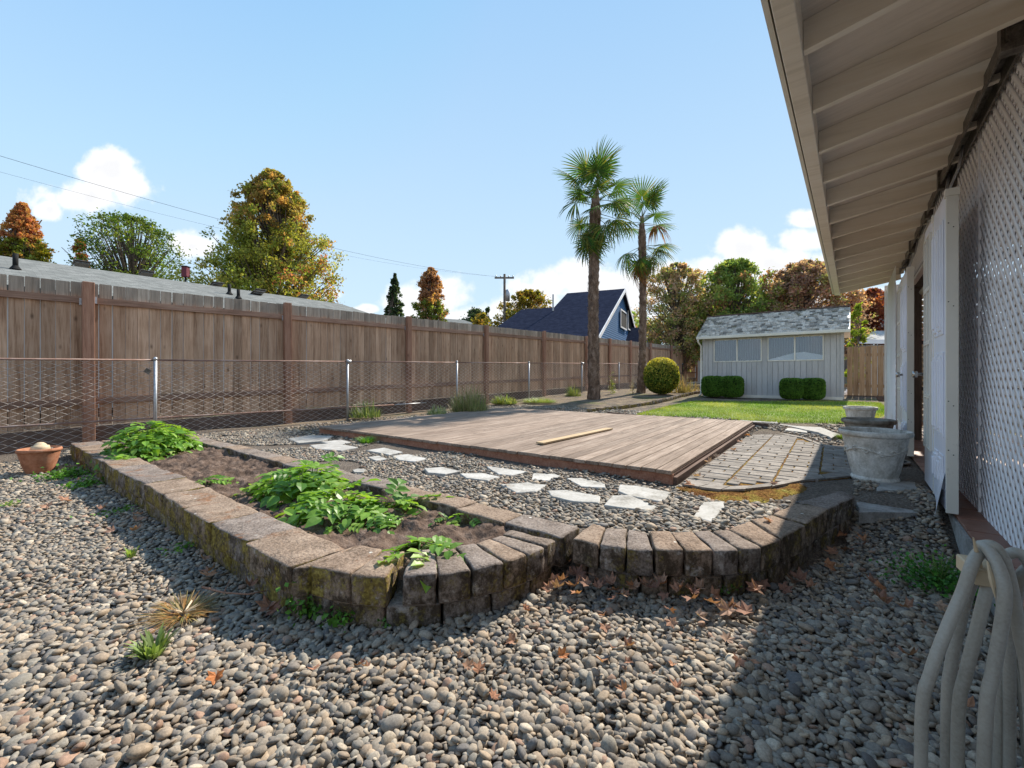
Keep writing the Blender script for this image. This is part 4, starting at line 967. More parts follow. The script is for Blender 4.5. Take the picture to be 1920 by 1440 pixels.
# roof: two slopes with courses of ragged shingles
t = NT('mossy_wood_shingle'); col = t.tint(); v = t.vec('World'); n_ = t.noise(v, 40, 4); mo = t.noise(v, 2.5, 5, .7)
col = t.mix(1.0, col, t.rng(n_, .3, .7, .7, 1.25), 'MULTIPLY'); col = t.mix(t.rng(mo, .55, .68, 0, .5), col, (.14, .12, .035)); t.bsdf(col, .95, t.bump(n_, .5, .01)); M_['shingle'] = t.mat
ZR, PR, PE, ZEv = 3.22, 16.5, 15.12, 2.44
def slope(front):
    V = []; Fq = []; Cc = []; rows = 13; s = 1 if front else -1; pe = PE if front else 2 * PR - PE; r_ = random.Random(5)
    for k in range(rows):
        f0 = k / rows; y = sq0 - .16 + (r_.random() * .08)
        while y < sq1 + .16:
            wd = r_.uniform(.07, .17); y1 = min(y + wd, sq1 + .17); d0 = r_.uniform(-.02, .015); up = r_.uniform(.025, .062)
            pa = pe + (PR - pe) * (f0 + d0); za = ZEv + (ZR - ZEv) * (f0 + d0); pb = pe + (PR - pe) * min(1, f0 + 1.05 / rows); zb_ = ZEv + (ZR - ZEv) * min(1, f0 + 1.05 / rows)
            b = len(V); g_ = .004
            for (p, z, o) in ((pa, za, up), (pb, zb_, .01), (pa, za, up - .045)):
                for q_ in (y + g_, y1 - g_): V.append((p - SH.x, q_ - SH.y, z + o - SH.z))
            Fq += [(b, b + 1, b + 3, b + 2), (b + 4, b + 5, b + 1, b)]; c = r_.choice([.30, .42, .52, .60, .18, .46]) ; Cc += [(c, c * .92, c * .80)] * 2; y = y1
    o = link('shingles', npmesh('shingles', np.array(V), np.array(Fq), M_['shingle'], Cc), shed); tag(o, kind='stuff')
slope(True); slope(False)
m = MB()
for pe in (PE, 2 * PR - PE):
    v = []
    for y in (sq0 - .16, sq1 + .16):
        for (p, z) in ((pe, ZEv), (PR, ZR)):
            for o in (-.05, -.005): v.append((p - SH.x, y - SH.y, z + o - SH.z))
    m.add(v, [(0,1,3,2), (4,6,7,5), (0,4,5,1), (0,2,6,4), (1,5,7,3)])
m.build('roof_deck', M_['cream'], shed)
sb('ridge_cap', M_['kick'], (PR - .07, sq0 - .17, ZR + .012), (PR + .07, sq1 + .17, ZR + .045))
sb('gutter', M_['cream'], (PE - .07, sq0 - .17, ZEv - .09), (PE - .005, sq1 + .17, ZEv + .0), .008)
MB().tube([Vector(p) - SH for p in ((PE - .04, sq1 + .12, ZEv - .09), (PE - .02, sq1 + .12, ZEv - .18), (15.26, sq1 + .07, ZEv - .30), (15.26, sq1 + .07, .55), (15.15, sq1 + .1, .5))], .028, 8).build('downpipe', M_['cream'], shed, True)

# ================================================================== LAWN AND EDGING
lawn = [PQ(*plane(u, v, z)[:2]) for u, v, z in [(1190,771,.38),(1300,774,.38),(1440,782,.38),(1583,787,.36),(1640,786,.34),(1668,768,.42),(1650,756,.47),(1560,753,.47),(1400,751,.48),(1305,749,.48),(1262,755,.45),(1225,762,.42)]]
def polymesh(name, poly, step, zf, mat, **k):
    ps = np.array(poly); gx = np.arange(ps[:, 0].min(), ps[:, 0].max() + step, step); gy = np.arange(ps[:, 1].min(), ps[:, 1].max() + step, step)
    X, Yv = np.meshgrid(gx, gy, indexing='ij'); s = seg_dist(X, Yv, poly); Z = zf(X, Yv, s); n0, n1 = X.shape
    ii, jj = np.meshgrid(np.arange(n0 - 1), np.arange(n1 - 1), indexing='ij'); b0 = (ii * n1 + jj).ravel(); ok = (s.ravel()[b0] > -step) & (s.ravel()[b0 + n1 + 1] > -step)
    b0 = b0[ok]; V = np.stack([A.x * X + B.x * Yv, A.y * X + B.y * Yv, Z], -1).reshape(-1, 3)
    return tag(link(name, npmesh(name, V, np.stack([b0, b0 + n1, b0 + n1 + 1, b0 + 1], -1), mat, smooth=True)), **k)
polymesh('lawn', lawn, .12, lambda X, Yv, s: height(X, Yv) + np.clip(s, -.3, .1) * .35 + .01, M_['lawn_soil'], kind='structure')
r_ = np.random.default_rng(5); ps = np.array(lawn); n = 60000
P = r_.uniform(ps[:, 0].min(), ps[:, 0].max(), n); Q = r_.uniform(ps[:, 1].min(), ps[:, 1].max(), n); s = seg_dist(P, Q, lawn); k = s > r_.uniform(-.06, .03, n); P, Q = P[k], Q[k]; n = len(P)
Z = height(P, Q) + .02; a_ = r_.uniform(0, 2 * pi, n); h_ = r_.uniform(.03, .07, n); wd = .006
bx = np.stack([A.x * P + B.x * Q, A.y * P + B.y * Q, Z], -1); dx = np.stack([np.cos(a_), np.sin(a_), 0 * a_], -1) * wd; tip = bx + np.stack([r_.normal(0, .02, n), r_.normal(0, .02, n), h_], -1)
V = np.stack([bx - dx, bx + dx, tip], 1).reshape(-1, 3); Fc = np.arange(3 * n).reshape(-1, 3)
nb_ = np.array([mn.noise(Vector((p * .9, q * .9, 0))) for p, q in zip(P, Q)]); mixf = np.clip(.35 + nb_[:, None] * 1.1 + r_.uniform(-.3, .3, (n, 1)), 0, 1)
cc_ = np.array([.13, .24, .03]) * (1 - mixf) + np.array([.34, .36, .09]) * mixf
tag(link('grass', npmesh('grass', V, Fc, M_['grass'], cc_)), 'short green lawn grass in front of the shed', 'grass', kind='stuff')
ef = [plane(u, v, .40) for u, v in ((1140, 767), (1200, 772), (1300, 776.5), (1440, 786))]
m = MB()
for a, b in zip(ef, ef[1:]): m.bar((a.x, a.y, gz(a.x, a.y) + .02), (b.x, b.y, gz(b.x, b.y) + .02), .03, .12)
tag(m.build('edging_board', M_['kick']), 'dark timber edging strip between the deck and the lawn', 'edging')
be = empty('brick_edging', plane(1200, 756, .42), label='row of rusty moss-covered bricks curving from the deck corner towards the shed', cat='edging')
ep = [plane(u, v, z) for u, v, z in ((1100, 769, .33), (1150, 764, .36), (1200, 757.5, .40), (1250, 749.5, .44), (1290, 742, .47), (1316, 739, .48))]
bk = rough_block([(-.11, -.055), (.11, -.055), (.11, .055), (-.11, .055)], -.04, .05, r=.01)[1].mesh('brick', M_['block_moss'], True)
i = 0
for a, b in zip(ep, ep[1:]):
    n = max(1, int((b - a).length / .225)); d = b - a
    for k in range(n):
        c = a.lerp(b, (k + .5) / n); link('brick', bk, be, (c.x - be.location.x, c.y - be.location.y, gz(c.x, c.y) + .045 - be.location.z), (jit(.05), jit(.05), atan2(d.y, d.x) + jit(.05)))

# ================================================================== POTS
def scroll(R, z):
    "raised vine of S-curves and spirals wrapped round the body"
    m = MB()
    def on(a, h): r = R(z + h) + .001; return Vector((r * cos(a), r * sin(a), z + h))
    for c in range(7):
        a0 = c * 2 * pi / 7; sg = 1 if c % 2 else -1
        m.tube([on(a0 + s_ * .9 / 12, sg * .022 * sin(s_ / 12 * pi * 1.0) ) for s_ in range(13)], [.009] * 13, 6)
        for dirn, off in ((1, .25), (-1, .65)):
            m.tube([on(a0 + off + dirn * (.12 * (1 - s_ / 16)) * cos(s_ * .55), sg * dirn * .03 * (1 - s_ / 18) * sin(s_ * .55) + sg * .012) for s_ in range(16)], [.0095 - .0003 * s_ for s_ in range(16)], 6)
    return m
def urn(u, v_rim, t, R, h, base_z, mat, lab, foot=.62, relief=False, loc=None):
    p = loc or at(u, v_rim, t); z0 = base_z
    o = empty('planter_urn', (p.x, p.y, z0), 2.2, label=lab, cat='planter')
    rb = R * foot; Rf = lambda z: rb + (R * .90 - rb) * ((z - .05) / (h - .09)) ** .9 if z > .05 else rb
    prof = [(.0, .02), (rb * .9, 0), (rb * 1.03, .004), (rb * 1.06, .02), (rb * 1.03, .036), (rb * .98, .042)] + [(Rf(.05 + (h - .10) * i / 12), .05 + (h - .10) * i / 12) for i in range(13)]
    MB().lathe(prof, 56, wob=lambda a, r, z: .0012 * sin(a * 9 + z * 30)).build('body', mat, o, True)
    MB().lathe([(R * .90, h - .052), (R * .955, h - .048), (R * .995, h - .036), (R * 1.0, h - .018), (R * .985, h - .004), (R * .95, h), (R * .905, h - .004), (R * .885, h - .02), (R * .84, h - .09), (0, h - .10)], 56).build('rim', mat, o, True)
    MB().lathe([(0, h - .088), (R * .842, h - .088)], 40).build('soil', M_['dark'], o)
    if relief: scroll(Rf, h * .62).build('scroll_relief', mat, o, True)
    return o
pp = plane(1650, 897, .2); P_, Q_ = PQ(pp.x, pp.y); urn(0, 0, 0, .268, .455, .205, M_['pot'], 'big round cast stone planter with scroll relief, nearest of the three', loc=Vector((3.30, 3.98, 0)), relief=True)
l2 = at(1628, 783, 5.25); urn(0, 0, 0, .262, .38, .255, M_['pot_dark'], 'middle dark stained stone planter with broad rim, just behind the big one', loc=l2)
l3 = at(1613, 758, 7.0); urn(0, 0, 0, .222, .33, .33, M_['pot'], 'farthest and smallest grey stone planter beside the lawn', loc=l3, foot=.7)
# terracotta pot with pebbles and an upturned bowl
tp = plane(74, 884, 0.0); o = empty('terracotta_pot', (tp.x, tp.y, -.01), label='ribbed terracotta pot filled with pebbles at the left end of the planter wall', cat='pot')
MB().lathe([(0, .02), (.105, 0), (.115, .01)] + [(.115 + .068 * (i / 24) ** .8 + .0022 * (i % 2), .01 + .24 * i / 24) for i in range(25)] + [(.193, .252), (.197, .27), (.193, .288), (.180, .292), (.17, .285), (.165, .24), (0, .235)], 40).build('body', M_['terra'], o, True)
rgp = np.random.default_rng(2); n = 160; ra = np.sqrt(rgp.uniform(0, 1, n)) * .155; aa = rgp.uniform(0, 6.28, n)
pb = pebbles('pebble_fill', np.stack([ra * np.cos(aa), ra * np.sin(aa), np.full(n, .24)], -1), .036, 1, rgp); pb.parent = o
del pb['category']
o = empty('ceramic_bowl', (tp.x + .01, tp.y, .262), .4, label='cream upturned bowl lying on the pebbles in the terracotta pot', cat='bowl')
MB().lathe([(.085, .0), (.088, .006), (.082, .03), (.078, .048), (.060, .052), (.045, .074), (.026, .088), (0, .092)], 28).build('bowl', M_['tanplastic'], o, True)
# jug
jp = plane(1588, 741, .5); o = empty('plastic_jug', (jp.x, jp.y, .46), label='small white plastic jug standing at the foot of the tan fence', cat='jug')
MB().lathe([(0, 0), (.07, 0), (.075, .01), (.075, .13), (.06, .17), (.025, .2), (.02, .24), (0, .24)], 20).build('body', M_['white'], o, True); MB().tube([(.05, 0, .2), (.1, 0, .17), (.1, 0, .1), (.07, 0, .07)], .01, 6).build('handle', M_['white'], o, True)

# ================================================================== GARDEN HOSE ON ITS HANGER
hz_ = lambda u, v, t=1.05: at(u, v, t)
hb = empty('hose_hanger', (hz_(1850, 1090).x + .02, 1.10, .0), label='tan hose hanger bracket with two upright prongs at the right edge', cat='hose hanger')
def hl(p): return Vector(p) - hb.location
pr0, pr1 = hz_(1825, 1008, 1.0), hz_(1839, 1072, 1.02); MB().tube([hl(pr0), hl(pr0.lerp(pr1, .5)), hl(pr1)], [.0015, .005, .006], 6).build('prong', M_['tanplastic'], hb)
pr0, pr1 = hz_(1851, 1052, .98), hz_(1866, 1120, .96); MB().tube([hl(pr0), hl(pr0.lerp(pr1, .5)), hl(pr1)], [.0018, .005, .001], 6).build('prong', M_['tanplastic'], hb)
c0 = hz_(1850, 1083, 1.0); m = MB(); mm_ = Matrix.Translation(hl(c0)) @ Matrix.Rotation(-.5, 4, 'Z'); m.box((-.022, -.006, -.02), (.03, .10, .016), M=mm_, bev=.003); m.build('saddle', M_['tanplastic'], hb)
MB().tube([hl((1.285, 1.14, c0.z - .01)), hl((1.285, 1.14, -.05))], .012, 10).build('stake', M_['galv'], hb, True)
hose = empty('garden_hose', (hb.location.x, 1.08, .05), label='thick taupe garden hose hanging in loose coils from the hanger', cat='hose')
def loop(pix, t0, r=.0122):
    pts = [hz_(u, v, t0 + dt) - hose.location for u, v, dt in pix]; out = []
    n = len(pts)
    for i in range(n - 1):
        p0, p1, p2, p3 = pts[max(i-1, 0)], pts[i], pts[i+1], pts[min(i+2, n-1)]
        for s_ in range(8):
            x = s_ / 8; out.append(.5 * ((2*p1) + (p2 - p0)*x + (2*p0 - 5*p1 + 4*p2 - p3)*x*x + (3*p1 - p0 - 3*p2 + p3)*x**3))
    out.append(pts[-1]); m = MB(); m.tube(out, r, 14, cap=False); return m
coils = [([(1728,1640,0),(1728,1345,0),(1745,1262,0),(1775,1180,0),(1805,1110,0),(1822,1060,0),(1838,1035,.02),(1856,1032,.05),(1872,1060,.10),(1890,1130,.14),(1915,1240,.16),(1940,1610,.16)], 1.0),
 ([(1775,1640,.04),(1776,1330,.04),(1783,1250,.04),(1797,1180,.04),(1815,1110,.03),(1833,1075,.03),(1850,1066,.05),(1866,1080,.1),(1880,1140,.14),(1890,1260,.16),(1895,1640,.16)], 1.02),
 ([(1795,1630,.0),(1797,1345,0),(1812,1260,0),(1832,1180,0),(1848,1115,.0),(1858,1083,.02),(1872,1070,.05),(1890,1095,.1),(1908,1180,.13),(1925,1300,.14)], 1.0),
 ([(1840,1645,-.02),(1848,1345,-.02),(1862,1260,-.02),(1878,1170,-.02),(1884,1110,-.02),(1872,1062,0),(1852,1030,.03),(1838,1022,.05)], .97),
 ([(1838,1024,.02),(1862,1024,.0),(1882,1052,-.01),(1898,1110,-.01),(1912,1190,0),(1930,1300,.0),(1945,1645,0)], 1.0),
 ([(1890,1040,.05),(1905,1036,.04),(1925,1050,.03),(1950,1110,.02),(1975,1220,0)], 1.02),
 ([(1892,1645,.1),(1893,1330,.1),(1893,1230,.1),(1896,1180,.1),(1905,1120,.08),(1915,1080,.06),(1935,1060,.05)], 1.02),
 ([(1868,1645,.12),(1872,1330,.12),(1885,1240,.12),(1893,1170,.12),(1890,1100,.1),(1875,1070,.08)], 1.02)]
for c, t0 in coils: loop(c, t0).build('coil', M_['hose'], hose, True)
# ================================================================== TREES
def leaves(pos, size, rng, cols, name='crown', mat=None, parent=None, up=.3, nrm=None, asp=.6):
    n = len(pos); d = rng.normal(0, 1, (n, 3)); 
    if nrm is not None: d = nrm + d * .55
    d[:, 2] += up; d /= np.linalg.norm(d, axis=1)[:, None]
    r = rng.normal(0, 1, (n, 3)); u = np.cross(d, r); u /= np.linalg.norm(u, axis=1)[:, None] + 1e-9; v = np.cross(d, u)
    s = (size * rng.uniform(.6, 1.35, n))[:, None]
    V = np.stack([pos - u * s, pos + v * s * asp + d * s * .15, pos + u * s, pos - v * s * asp + d * s * .15], 1).reshape(-1, 3)
    return link(name, npmesh(name, V, np.arange(4 * n).reshape(-1, 4), mat or M_['leaf'], cols), parent)
def tree(label, base, h, prof, pal, nclump=90, nl=70, leaf=.11, trunk=.03, bare=.15, seed=1, cat='tree', name='tree', group=None, spread=.26, sparse=0.0, limbs=True, topred=None, clump_z=1.0, depth=None):
    rng = np.random.default_rng(seed); rd = random.Random(seed)
    rt = empty(name, base, label=label, cat=cat, group=group); m = MB(); r0 = h * trunk
    tr = [Vector((rd.uniform(-.01, .01) * h * i, rd.uniform(-.01, .01) * h * i, h * .93 * i / 8)) for i in range(9)]
    m.tube(tr, [r0 * (1 - .88 * i / 8) for i in range(9)], 8)
    P_ = []; Cl = []
    for i in range(nclump):
        f = bare + (1 - bare) * (rd.random() ** .85 if i > nclump * .07 else rd.uniform(.8, 1.0)); R = prof((f - bare) / (1 - bare)) * h
        a = rd.uniform(0, 2 * pi); R *= 1 + .22 * mn.noise(Vector((cos(a) * 1.7, sin(a) * 1.7, f * 9 + seed))) + .12 * mn.noise(Vector((cos(a) * 5, sin(a) * 5, f * 22 + seed))); rr = R * (rd.random() ** .42) * rd.uniform(.8, 1.12); c = Vector((rr * cos(a), rr * sin(a), f * h))
        cs = spread * (.05 * h + R * .75)
        k = int(nl * 1.25 * rd.uniform(.4, 1.5)); pts = rng.normal(0, 1, (k, 3)) * np.array([cs, cs, cs * .9]) * .72 + np.array(c)
        P_.append(pts); out = rr / (R + 1e-6)
        pals = np.array([pal(f, out, rd.random(), c.x * .85 / (h * .3), rd) for _ in range(3)]); base_c = pals[rng.choice(3, k, p=[.6, .25, .15])]; Cl.append(np.clip(base_c * rng.uniform(.7, 1.3, (k, 1)) + rng.normal(0, .008, (k, 3)), .004, .9))
        if limbs and (i % 2 == 0 or sparse):
            s0 = tr[min(7, max(1, int(8 * (f * .78))))]; mid = s0.lerp(c, .5) + Vector((0, 0, -.02 * h)); m.tube([s0, mid, c], [r0 * .28, r0 * .16, r0 * .05], 5, cap=False)
    m.build('trunk', M_['bark'], rt, True); leaves(np.concatenate(P_), leaf * .82, rng, np.concatenate(Cl), parent=rt); return rt
G1, G2, G3 = (.16, .21, .05), (.23, .28, .06), (.36, .36, .08)
OR, RD, RB, YL = (.54, .31, .11), (.48, .19, .10), (.40, .21, .13), (.55, .46, .12)
def pick(rd, ws): 
    x = rd.random() * sum(w for w, _ in ws)
    for w, c in ws:
        x -= w
        if x <= 0: return c
    return ws[-1][1]
def maple(f, o, r, x, rd):
    if x > .35 and rd.random() < .1 + .45 * x: return pick(rd, [(3, OR), (2, (.30,.17,.04)), (1.2, RD), (1, G3)])
    if f > .72 and rd.random() < .7: return pick(rd, [(3, (.36,.26,.08)), (1, OR)])
    return pick(rd, [(3, (.28,.30,.07)), (5, G3), (4, G2), (1, (.42,.34,.10))])
def redmaple(f, o, r, x, rd): return pick(rd, [(3, RD), (2, (.42,.2,.09)), (2, OR)]) if f > .80 else (pick(rd, [(3, G2), (3, (.22,.20,.03)), (1, OR)]))
def green(f, o, r, x, rd): return pick(rd, [(3, (.09,.15,.03)), (3, (.13,.19,.035)), (1, (.2,.25,.05))])
def conif(f, o, r, x, rd): return pick(rd, [(3, (.06,.09,.05)), (2, (.08,.12,.065))])
def mixed(f, o, r, x, rd): return pick(rd, [(3, RB), (1, OR)]) if (f > .7 or rd.random() < .2 + .25 * x) else pick(rd, [(3, G1), (2, G2), (1, (.14,.13,.03))])
def yellow(f, o, r, x, rd): return pick(rd, [(3, (.27,.22,.04)), (2, (.20,.2,.04)), (2, (.3,.17,.04))])
def rust(f, o, r, x, rd): return pick(rd, [(3, (.48,.32,.24)), (2, (.52,.34,.20)), (3, (.36,.35,.16)), (3, (.28,.33,.11))])
def dkgreen(f, o, r, x, rd): return pick(rd, [(3, (.18,.27,.08)), (3, (.25,.34,.09)), (1.5, (.38,.40,.12)), (.6, RB)])
def plum(f, o, r, x, rd): return pick(rd, [(4, (.37,.23,.19)), (3, (.44,.29,.22)), (1, (.50,.26,.18)), (2, (.34,.34,.14))])
def ginkgo(f, o, r, x, rd): return pick(rd, [(3, (.24,.32,.04)), (2, (.33,.38,.05))])
oval = lambda w, k=.35: (lambda t: w * (1 - abs((t - k) / (1 - k if t > k else k)) ** 2.1) ** .6 * 1.0 if 0 <= t <= 1 else 0)
def cone(w): return lambda t: w * (1 - t) ** .8 + .01
def tb(u, t): return Vector(((u - 960) / F * t, t, .3))
def hgt(v, t): return .85 + (HZ - v) / F * t
tree('large maple turning from green to orange behind the grey roof', tb(512, 28), hgt(322, 28), (lambda t: .36 * min(1, (t + .05) / .2) ** .6 * max(0, 1 - max(0, t - .2) / .8) ** .62 + .006), maple, 900, 62, .105, .022, .10, 3, spread=.085)
tree('red-topped maple at the far left edge above the grey roof', tb(42, 30), hgt(382, 30), lambda t: .25 * max(0, 1 - t) ** .85 + .006, redmaple, 620, 50, .105, .02, .3, 4, spread=.09)
tree('small orange tree top just showing over the grey roof', tb(150, 34), hgt(448, 34), lambda t: .085 * (1 - t) ** .7 + .01, lambda f, o, r, x, rd: pick(rd, [(3, (.30,.10,.045)), (1, OR)]), 80, 70, .11, .015, .2, 5, spread=.16)
tree('light green open-branched tree behind the grey roof', tb(245, 33), hgt(408, 33), oval(.27, .55), green, 200, 45, .11, .022, .45, 6, spread=.13, sparse=1)
tree('dark blue-green conifer standing alone on the skyline', tb(740, 55), hgt(515, 55), lambda t: .17 * (1 - t) ** .9 + .01, conif, 260, 30, .20, .015, .12, 7, spread=.10)
tree('tall narrow tree with rusty top beside the dark conifer', tb(808, 48), hgt(503, 48), oval(.14, .5), mixed, 320, 50, .16, .02, .05, 8, spread=.12)
tree('low rounded dark green tree beyond the fence', tb(889, 70), hgt(578, 70), oval(.21, .5), conif, 70, 70, .25, .02, .1, 9)
tree('small pointed conifer tip beside the low dark tree', tb(914, 72), hgt(580, 72), cone(.09), conif, 60, 50, .22, .015, .1, 10)
tree('yellow-orange tree behind the utility pole', tb(992, 46), hgt(545, 46), oval(.36, .55), yellow, 300, 45, .16, .02, .1, 11, spread=.12)
tree('pale orange low tree to the left of the utility pole', tb(905, 50), hgt(590, 50), oval(.30, .5), yellow, 60, 60, .17, .02, .1, 31)
tree('rusty thin-leaved tree between the blue house and the shed', tb(1268, 30), hgt(495, 30), oval(.30, .5), rust, 420, 42, .10, .016, .12, 12, sparse=1, spread=.10)
tree('tall dark green tree behind the left half of the shed', tb(1375, 29), hgt(488, 29), oval(.34, .5), dkgreen, 460, 50, .11, .018, .12, 13, spread=.10, sparse=1)
tree('purple-brown plum tree behind the right half of the shed', tb(1510, 27), hgt(490, 27), oval(.36, .5), plum, 520, 62, .10, .02, .12, 14, spread=.11)
tree('reddish tree seen under the end of the eave', tb(1630, 30), hgt(545, 30), oval(.42, .5), lambda f, o, r, x, rd: pick(rd, [(3, (.26,.07,.045)), (2, (.14,.05,.04)), (1, (.3,.12,.05))]), 200, 90, .11, .02, .1, 15, spread=.16)
tree('small bright yellow-green ginkgo beside the right shed gable', tb(1607, 19), hgt(572, 19), lambda t: .13 * (1 - .75 * t) + .02, ginkgo, 60, 60, .06, .015, .12, 16, spread=.16)
for i, (u, t, v, c, lab) in enumerate([(1180, 60, 590, dkgreen, 'distant green tree behind the blue house'), (1440, 45, 560, dkgreen, 'dark tree in the gap behind the shed roof'), (1330, 42, 560, rust, 'brownish distant tree behind the shed'), (660, 70, 596, conif, 'distant dark tree low over the fence left of the conifer')]):
    tree(lab, tb(u, t), hgt(v, t), oval(.5, .5), c, 90, 70, .25, .02, .05, 40 + i)

# ================================================================== PALMS
def frond_mesh(seed, blade=.85, pet=.65, droop=.25, spread=150, dead=False, torn=.0):
    rd = random.Random(seed); m = MB(); cols = []
    pts = [Vector((pet * i / 6, 0, -.10 * (i / 6) ** 2 * pet)) for i in range(7)]
    m.tube(pts, [.016, .014, .012, .011, .010, .009, .008], 5); cols += [(.16,.18,.04) if not dead else (.2,.13,.07)] * (len(m.f))
    hub = pts[-1]; n = 32; s2 = radians(spread)
    for k in range(n):
        if rd.random() < torn: continue
        a = -s2 + 2 * s2 * (k + .5) / n; L_ = blade * (1 - .28 * (abs(a) / s2) ** 2) * rd.uniform(.92, 1.05)
        d = Vector((cos(a), sin(a), 0)); side = Vector((-sin(a), cos(a), 0)); hw = []; vs = []
        dr = droop * rd.uniform(.6, 1.5); fo = .012
        for f in (.03, .3, .62, .85, 1.0):
            r = L_ * f; w = min(r * s2 / n * 1.0, .026) if f < .5 else .024 * (1 - ((f - .5) / .5) ** 1.6) + .0015
            c = hub + d * r + Vector((0, 0, -.12 * r - dr * (f ** 3) * L_ + .06 * (abs(a) / s2) * r)); vs += [c - side * w + Vector((0, 0, -fo * w / .026)), c, c + side * w + Vector((0, 0, -fo * w / .026))]
        fs = []
        for i in range(4):
            b = 3 * i; fs += [(b, b+1, b+4, b+3), (b+1, b+2, b+5, b+4)]
        m.add(vs, fs)
        c = (rd.uniform(.05, .10), rd.uniform(.11, .17), .03) if not dead else (rd.uniform(.20, .30), rd.uniform(.10, .15), .06)
        if not dead and rd.random() < .12: c = (.2, .2, .04)
        cols += [c] * 8
    m.c = cols; return m.mesh('frond', M_['frond'])
FM = [frond_mesh(i, .76, .72, .18 + .1 * (i % 3), 150) for i in range(4)]; FD = [frond_mesh(20 + i, .66, .72, .7, 135, torn=.25) for i in range(3)]; FX = [frond_mesh(40 + i, .6, .5, 1.0, 120, True, .3) for i in range(2)]
def palm(label, base, ztop, r, fr, seed, bulge=1.0):
    rd = random.Random(seed); rt = empty('palm_tree', base, label=label, cat='palm tree', group='two fan palms by the fence'); H = ztop - base.z; N_ = 60; m = MB()
    lean = Vector((rd.uniform(-.1, .1), rd.uniform(-.1, .1), 0)); ax = lambda f: lean * f + Vector((.03 * sin(f * 5 + seed), .03 * cos(f * 4), H * f)); n = 20
    vs = []
    for i in range(N_ + 1):
        f = i / N_; R = r * (1.25 - .9 * f if f < .25 else (1.02 + .06 * sin(f * 9))) if f < .9 else r * (1.0 - (f - .9) * 6.5)
        R = max(R, .06); ring = .018 * (i % 2)
        for k in range(n):
            a = 2 * pi * k / n; q = mn.noise(Vector((cos(a) * 2.2, sin(a) * 2.2, f * 22 + seed))) * .03; c = ax(f); vs.append((c.x + (R + ring + q) * cos(a), c.y + (R + ring + q) * sin(a), c.z))
    m.add(vs, [(i*n+k, i*n+(k+1) % n, (i+1)*n+(k+1) % n, (i+1)*n+k) for i in range(N_) for k in range(n)]); m.build('trunk', M_['palmtrunk'], rt, True)
    st = MB()
    for i in range(420):
        f = rd.random() ** .9 * .96; a = rd.uniform(0, 2 * pi); c = ax(f); d = Vector((cos(a), sin(a), 0)); R = r * (1.2 - .8 * f if f < .25 else 1.0) if f < .9 else r * .75; p = c + d * R * .95
        s_ = rd.uniform(.03, .055); L_ = rd.uniform(.08, .17); sd_ = Vector((-d.y, d.x, 0)) * s_ * .5; up = Vector((0, 0, 1)) if rd.random() < .7 else Vector((0, 0, -.6))
        st.add([p - sd_ - up * .05, p + sd_ - up * .05, p + sd_ * .6 + d * .04 + up * L_ * .5, p - sd_ * .6 + d * .04 + up * L_ * .5, p + d * .075 + up * L_], [(0,1,2,3), (3,2,4)])
    tag(st.build('leaf_base', M_['palmtrunk'], rt), kind='stuff')
    for (f, az, el, kind, sc) in fr:
        me = (FM if kind == 0 else FD if kind == 1 else FX)[rd.randrange(2)]; c = ax(f)
        o = link('frond', me, rt, c, (radians(rd.uniform(-25, 25)), -radians(el), radians(az)), (sc, sc, sc))
        if kind == 2: o['label'] = 'dead brown frond'
rd = random.Random(5); fr = []
for i in range(7): fr.append((.99, i * 52 + rd.uniform(-20, 20), rd.uniform(48, 84), 0, rd.uniform(.85, 1.12)))
for i in range(8): fr.append((rd.uniform(.94, .975), i * 45 + rd.uniform(-18, 18), rd.uniform(0, 40), 0, rd.uniform(.8, 1.15)))
for i in range(7): fr.append((rd.uniform(.85, .92), i * 51 + 15 + rd.uniform(-20, 20), rd.uniform(-30, 15), 0 if i % 2 else 1, rd.uniform(.75, 1.1)))
for i in range(8): fr.append((rd.uniform(.82, .87), i * 45 + rd.uniform(-20, 20), rd.uniform(-60, -5), 1, rd.uniform(.65, 1.05)))
for a in (175, 200, -20, 150): fr.append((.84, a, -72, 1, .95))
zt1 = CH + (HZ - 352) / F * 14.2
palm('taller thicker fan palm with full crown, nearer the deck', Vector((152 / F * 14.2, 14.2, .36)), zt1, .160, fr, 2)
fr = []
for i in range(6): fr.append((.99, i * 60 + rd.uniform(-15, 15), rd.uniform(35, 75), 0, rd.uniform(.95, 1.1)))
for i in range(4): fr.append((.96, i * 90 + 20, rd.uniform(0, 25), 0, 1.0))
for a, e, k in ((-15, 5, 0), (-40, -15, 0), (10, -25, 1), (170, -35, 1), (200, -20, 1), (240, -50, 1), (-70, -45, 1), (90, -40, 1), (20, -50, 1)): fr.append((.83, a, e, k, .95))
for f, a, e in ((.95, 0, 2), (.78, 190, -55), (.79, 210, -65), (.77, 160, -70), (.80, -10, -60)): fr.append((f, a, e, 2, 1.0))
palm('slimmer fan palm with sparse ragged crown, behind the taller one', Vector((243 / F * 16.6, 16.6, .44)), CH + (HZ - 405) / F * 16.6, .122, fr, 6)

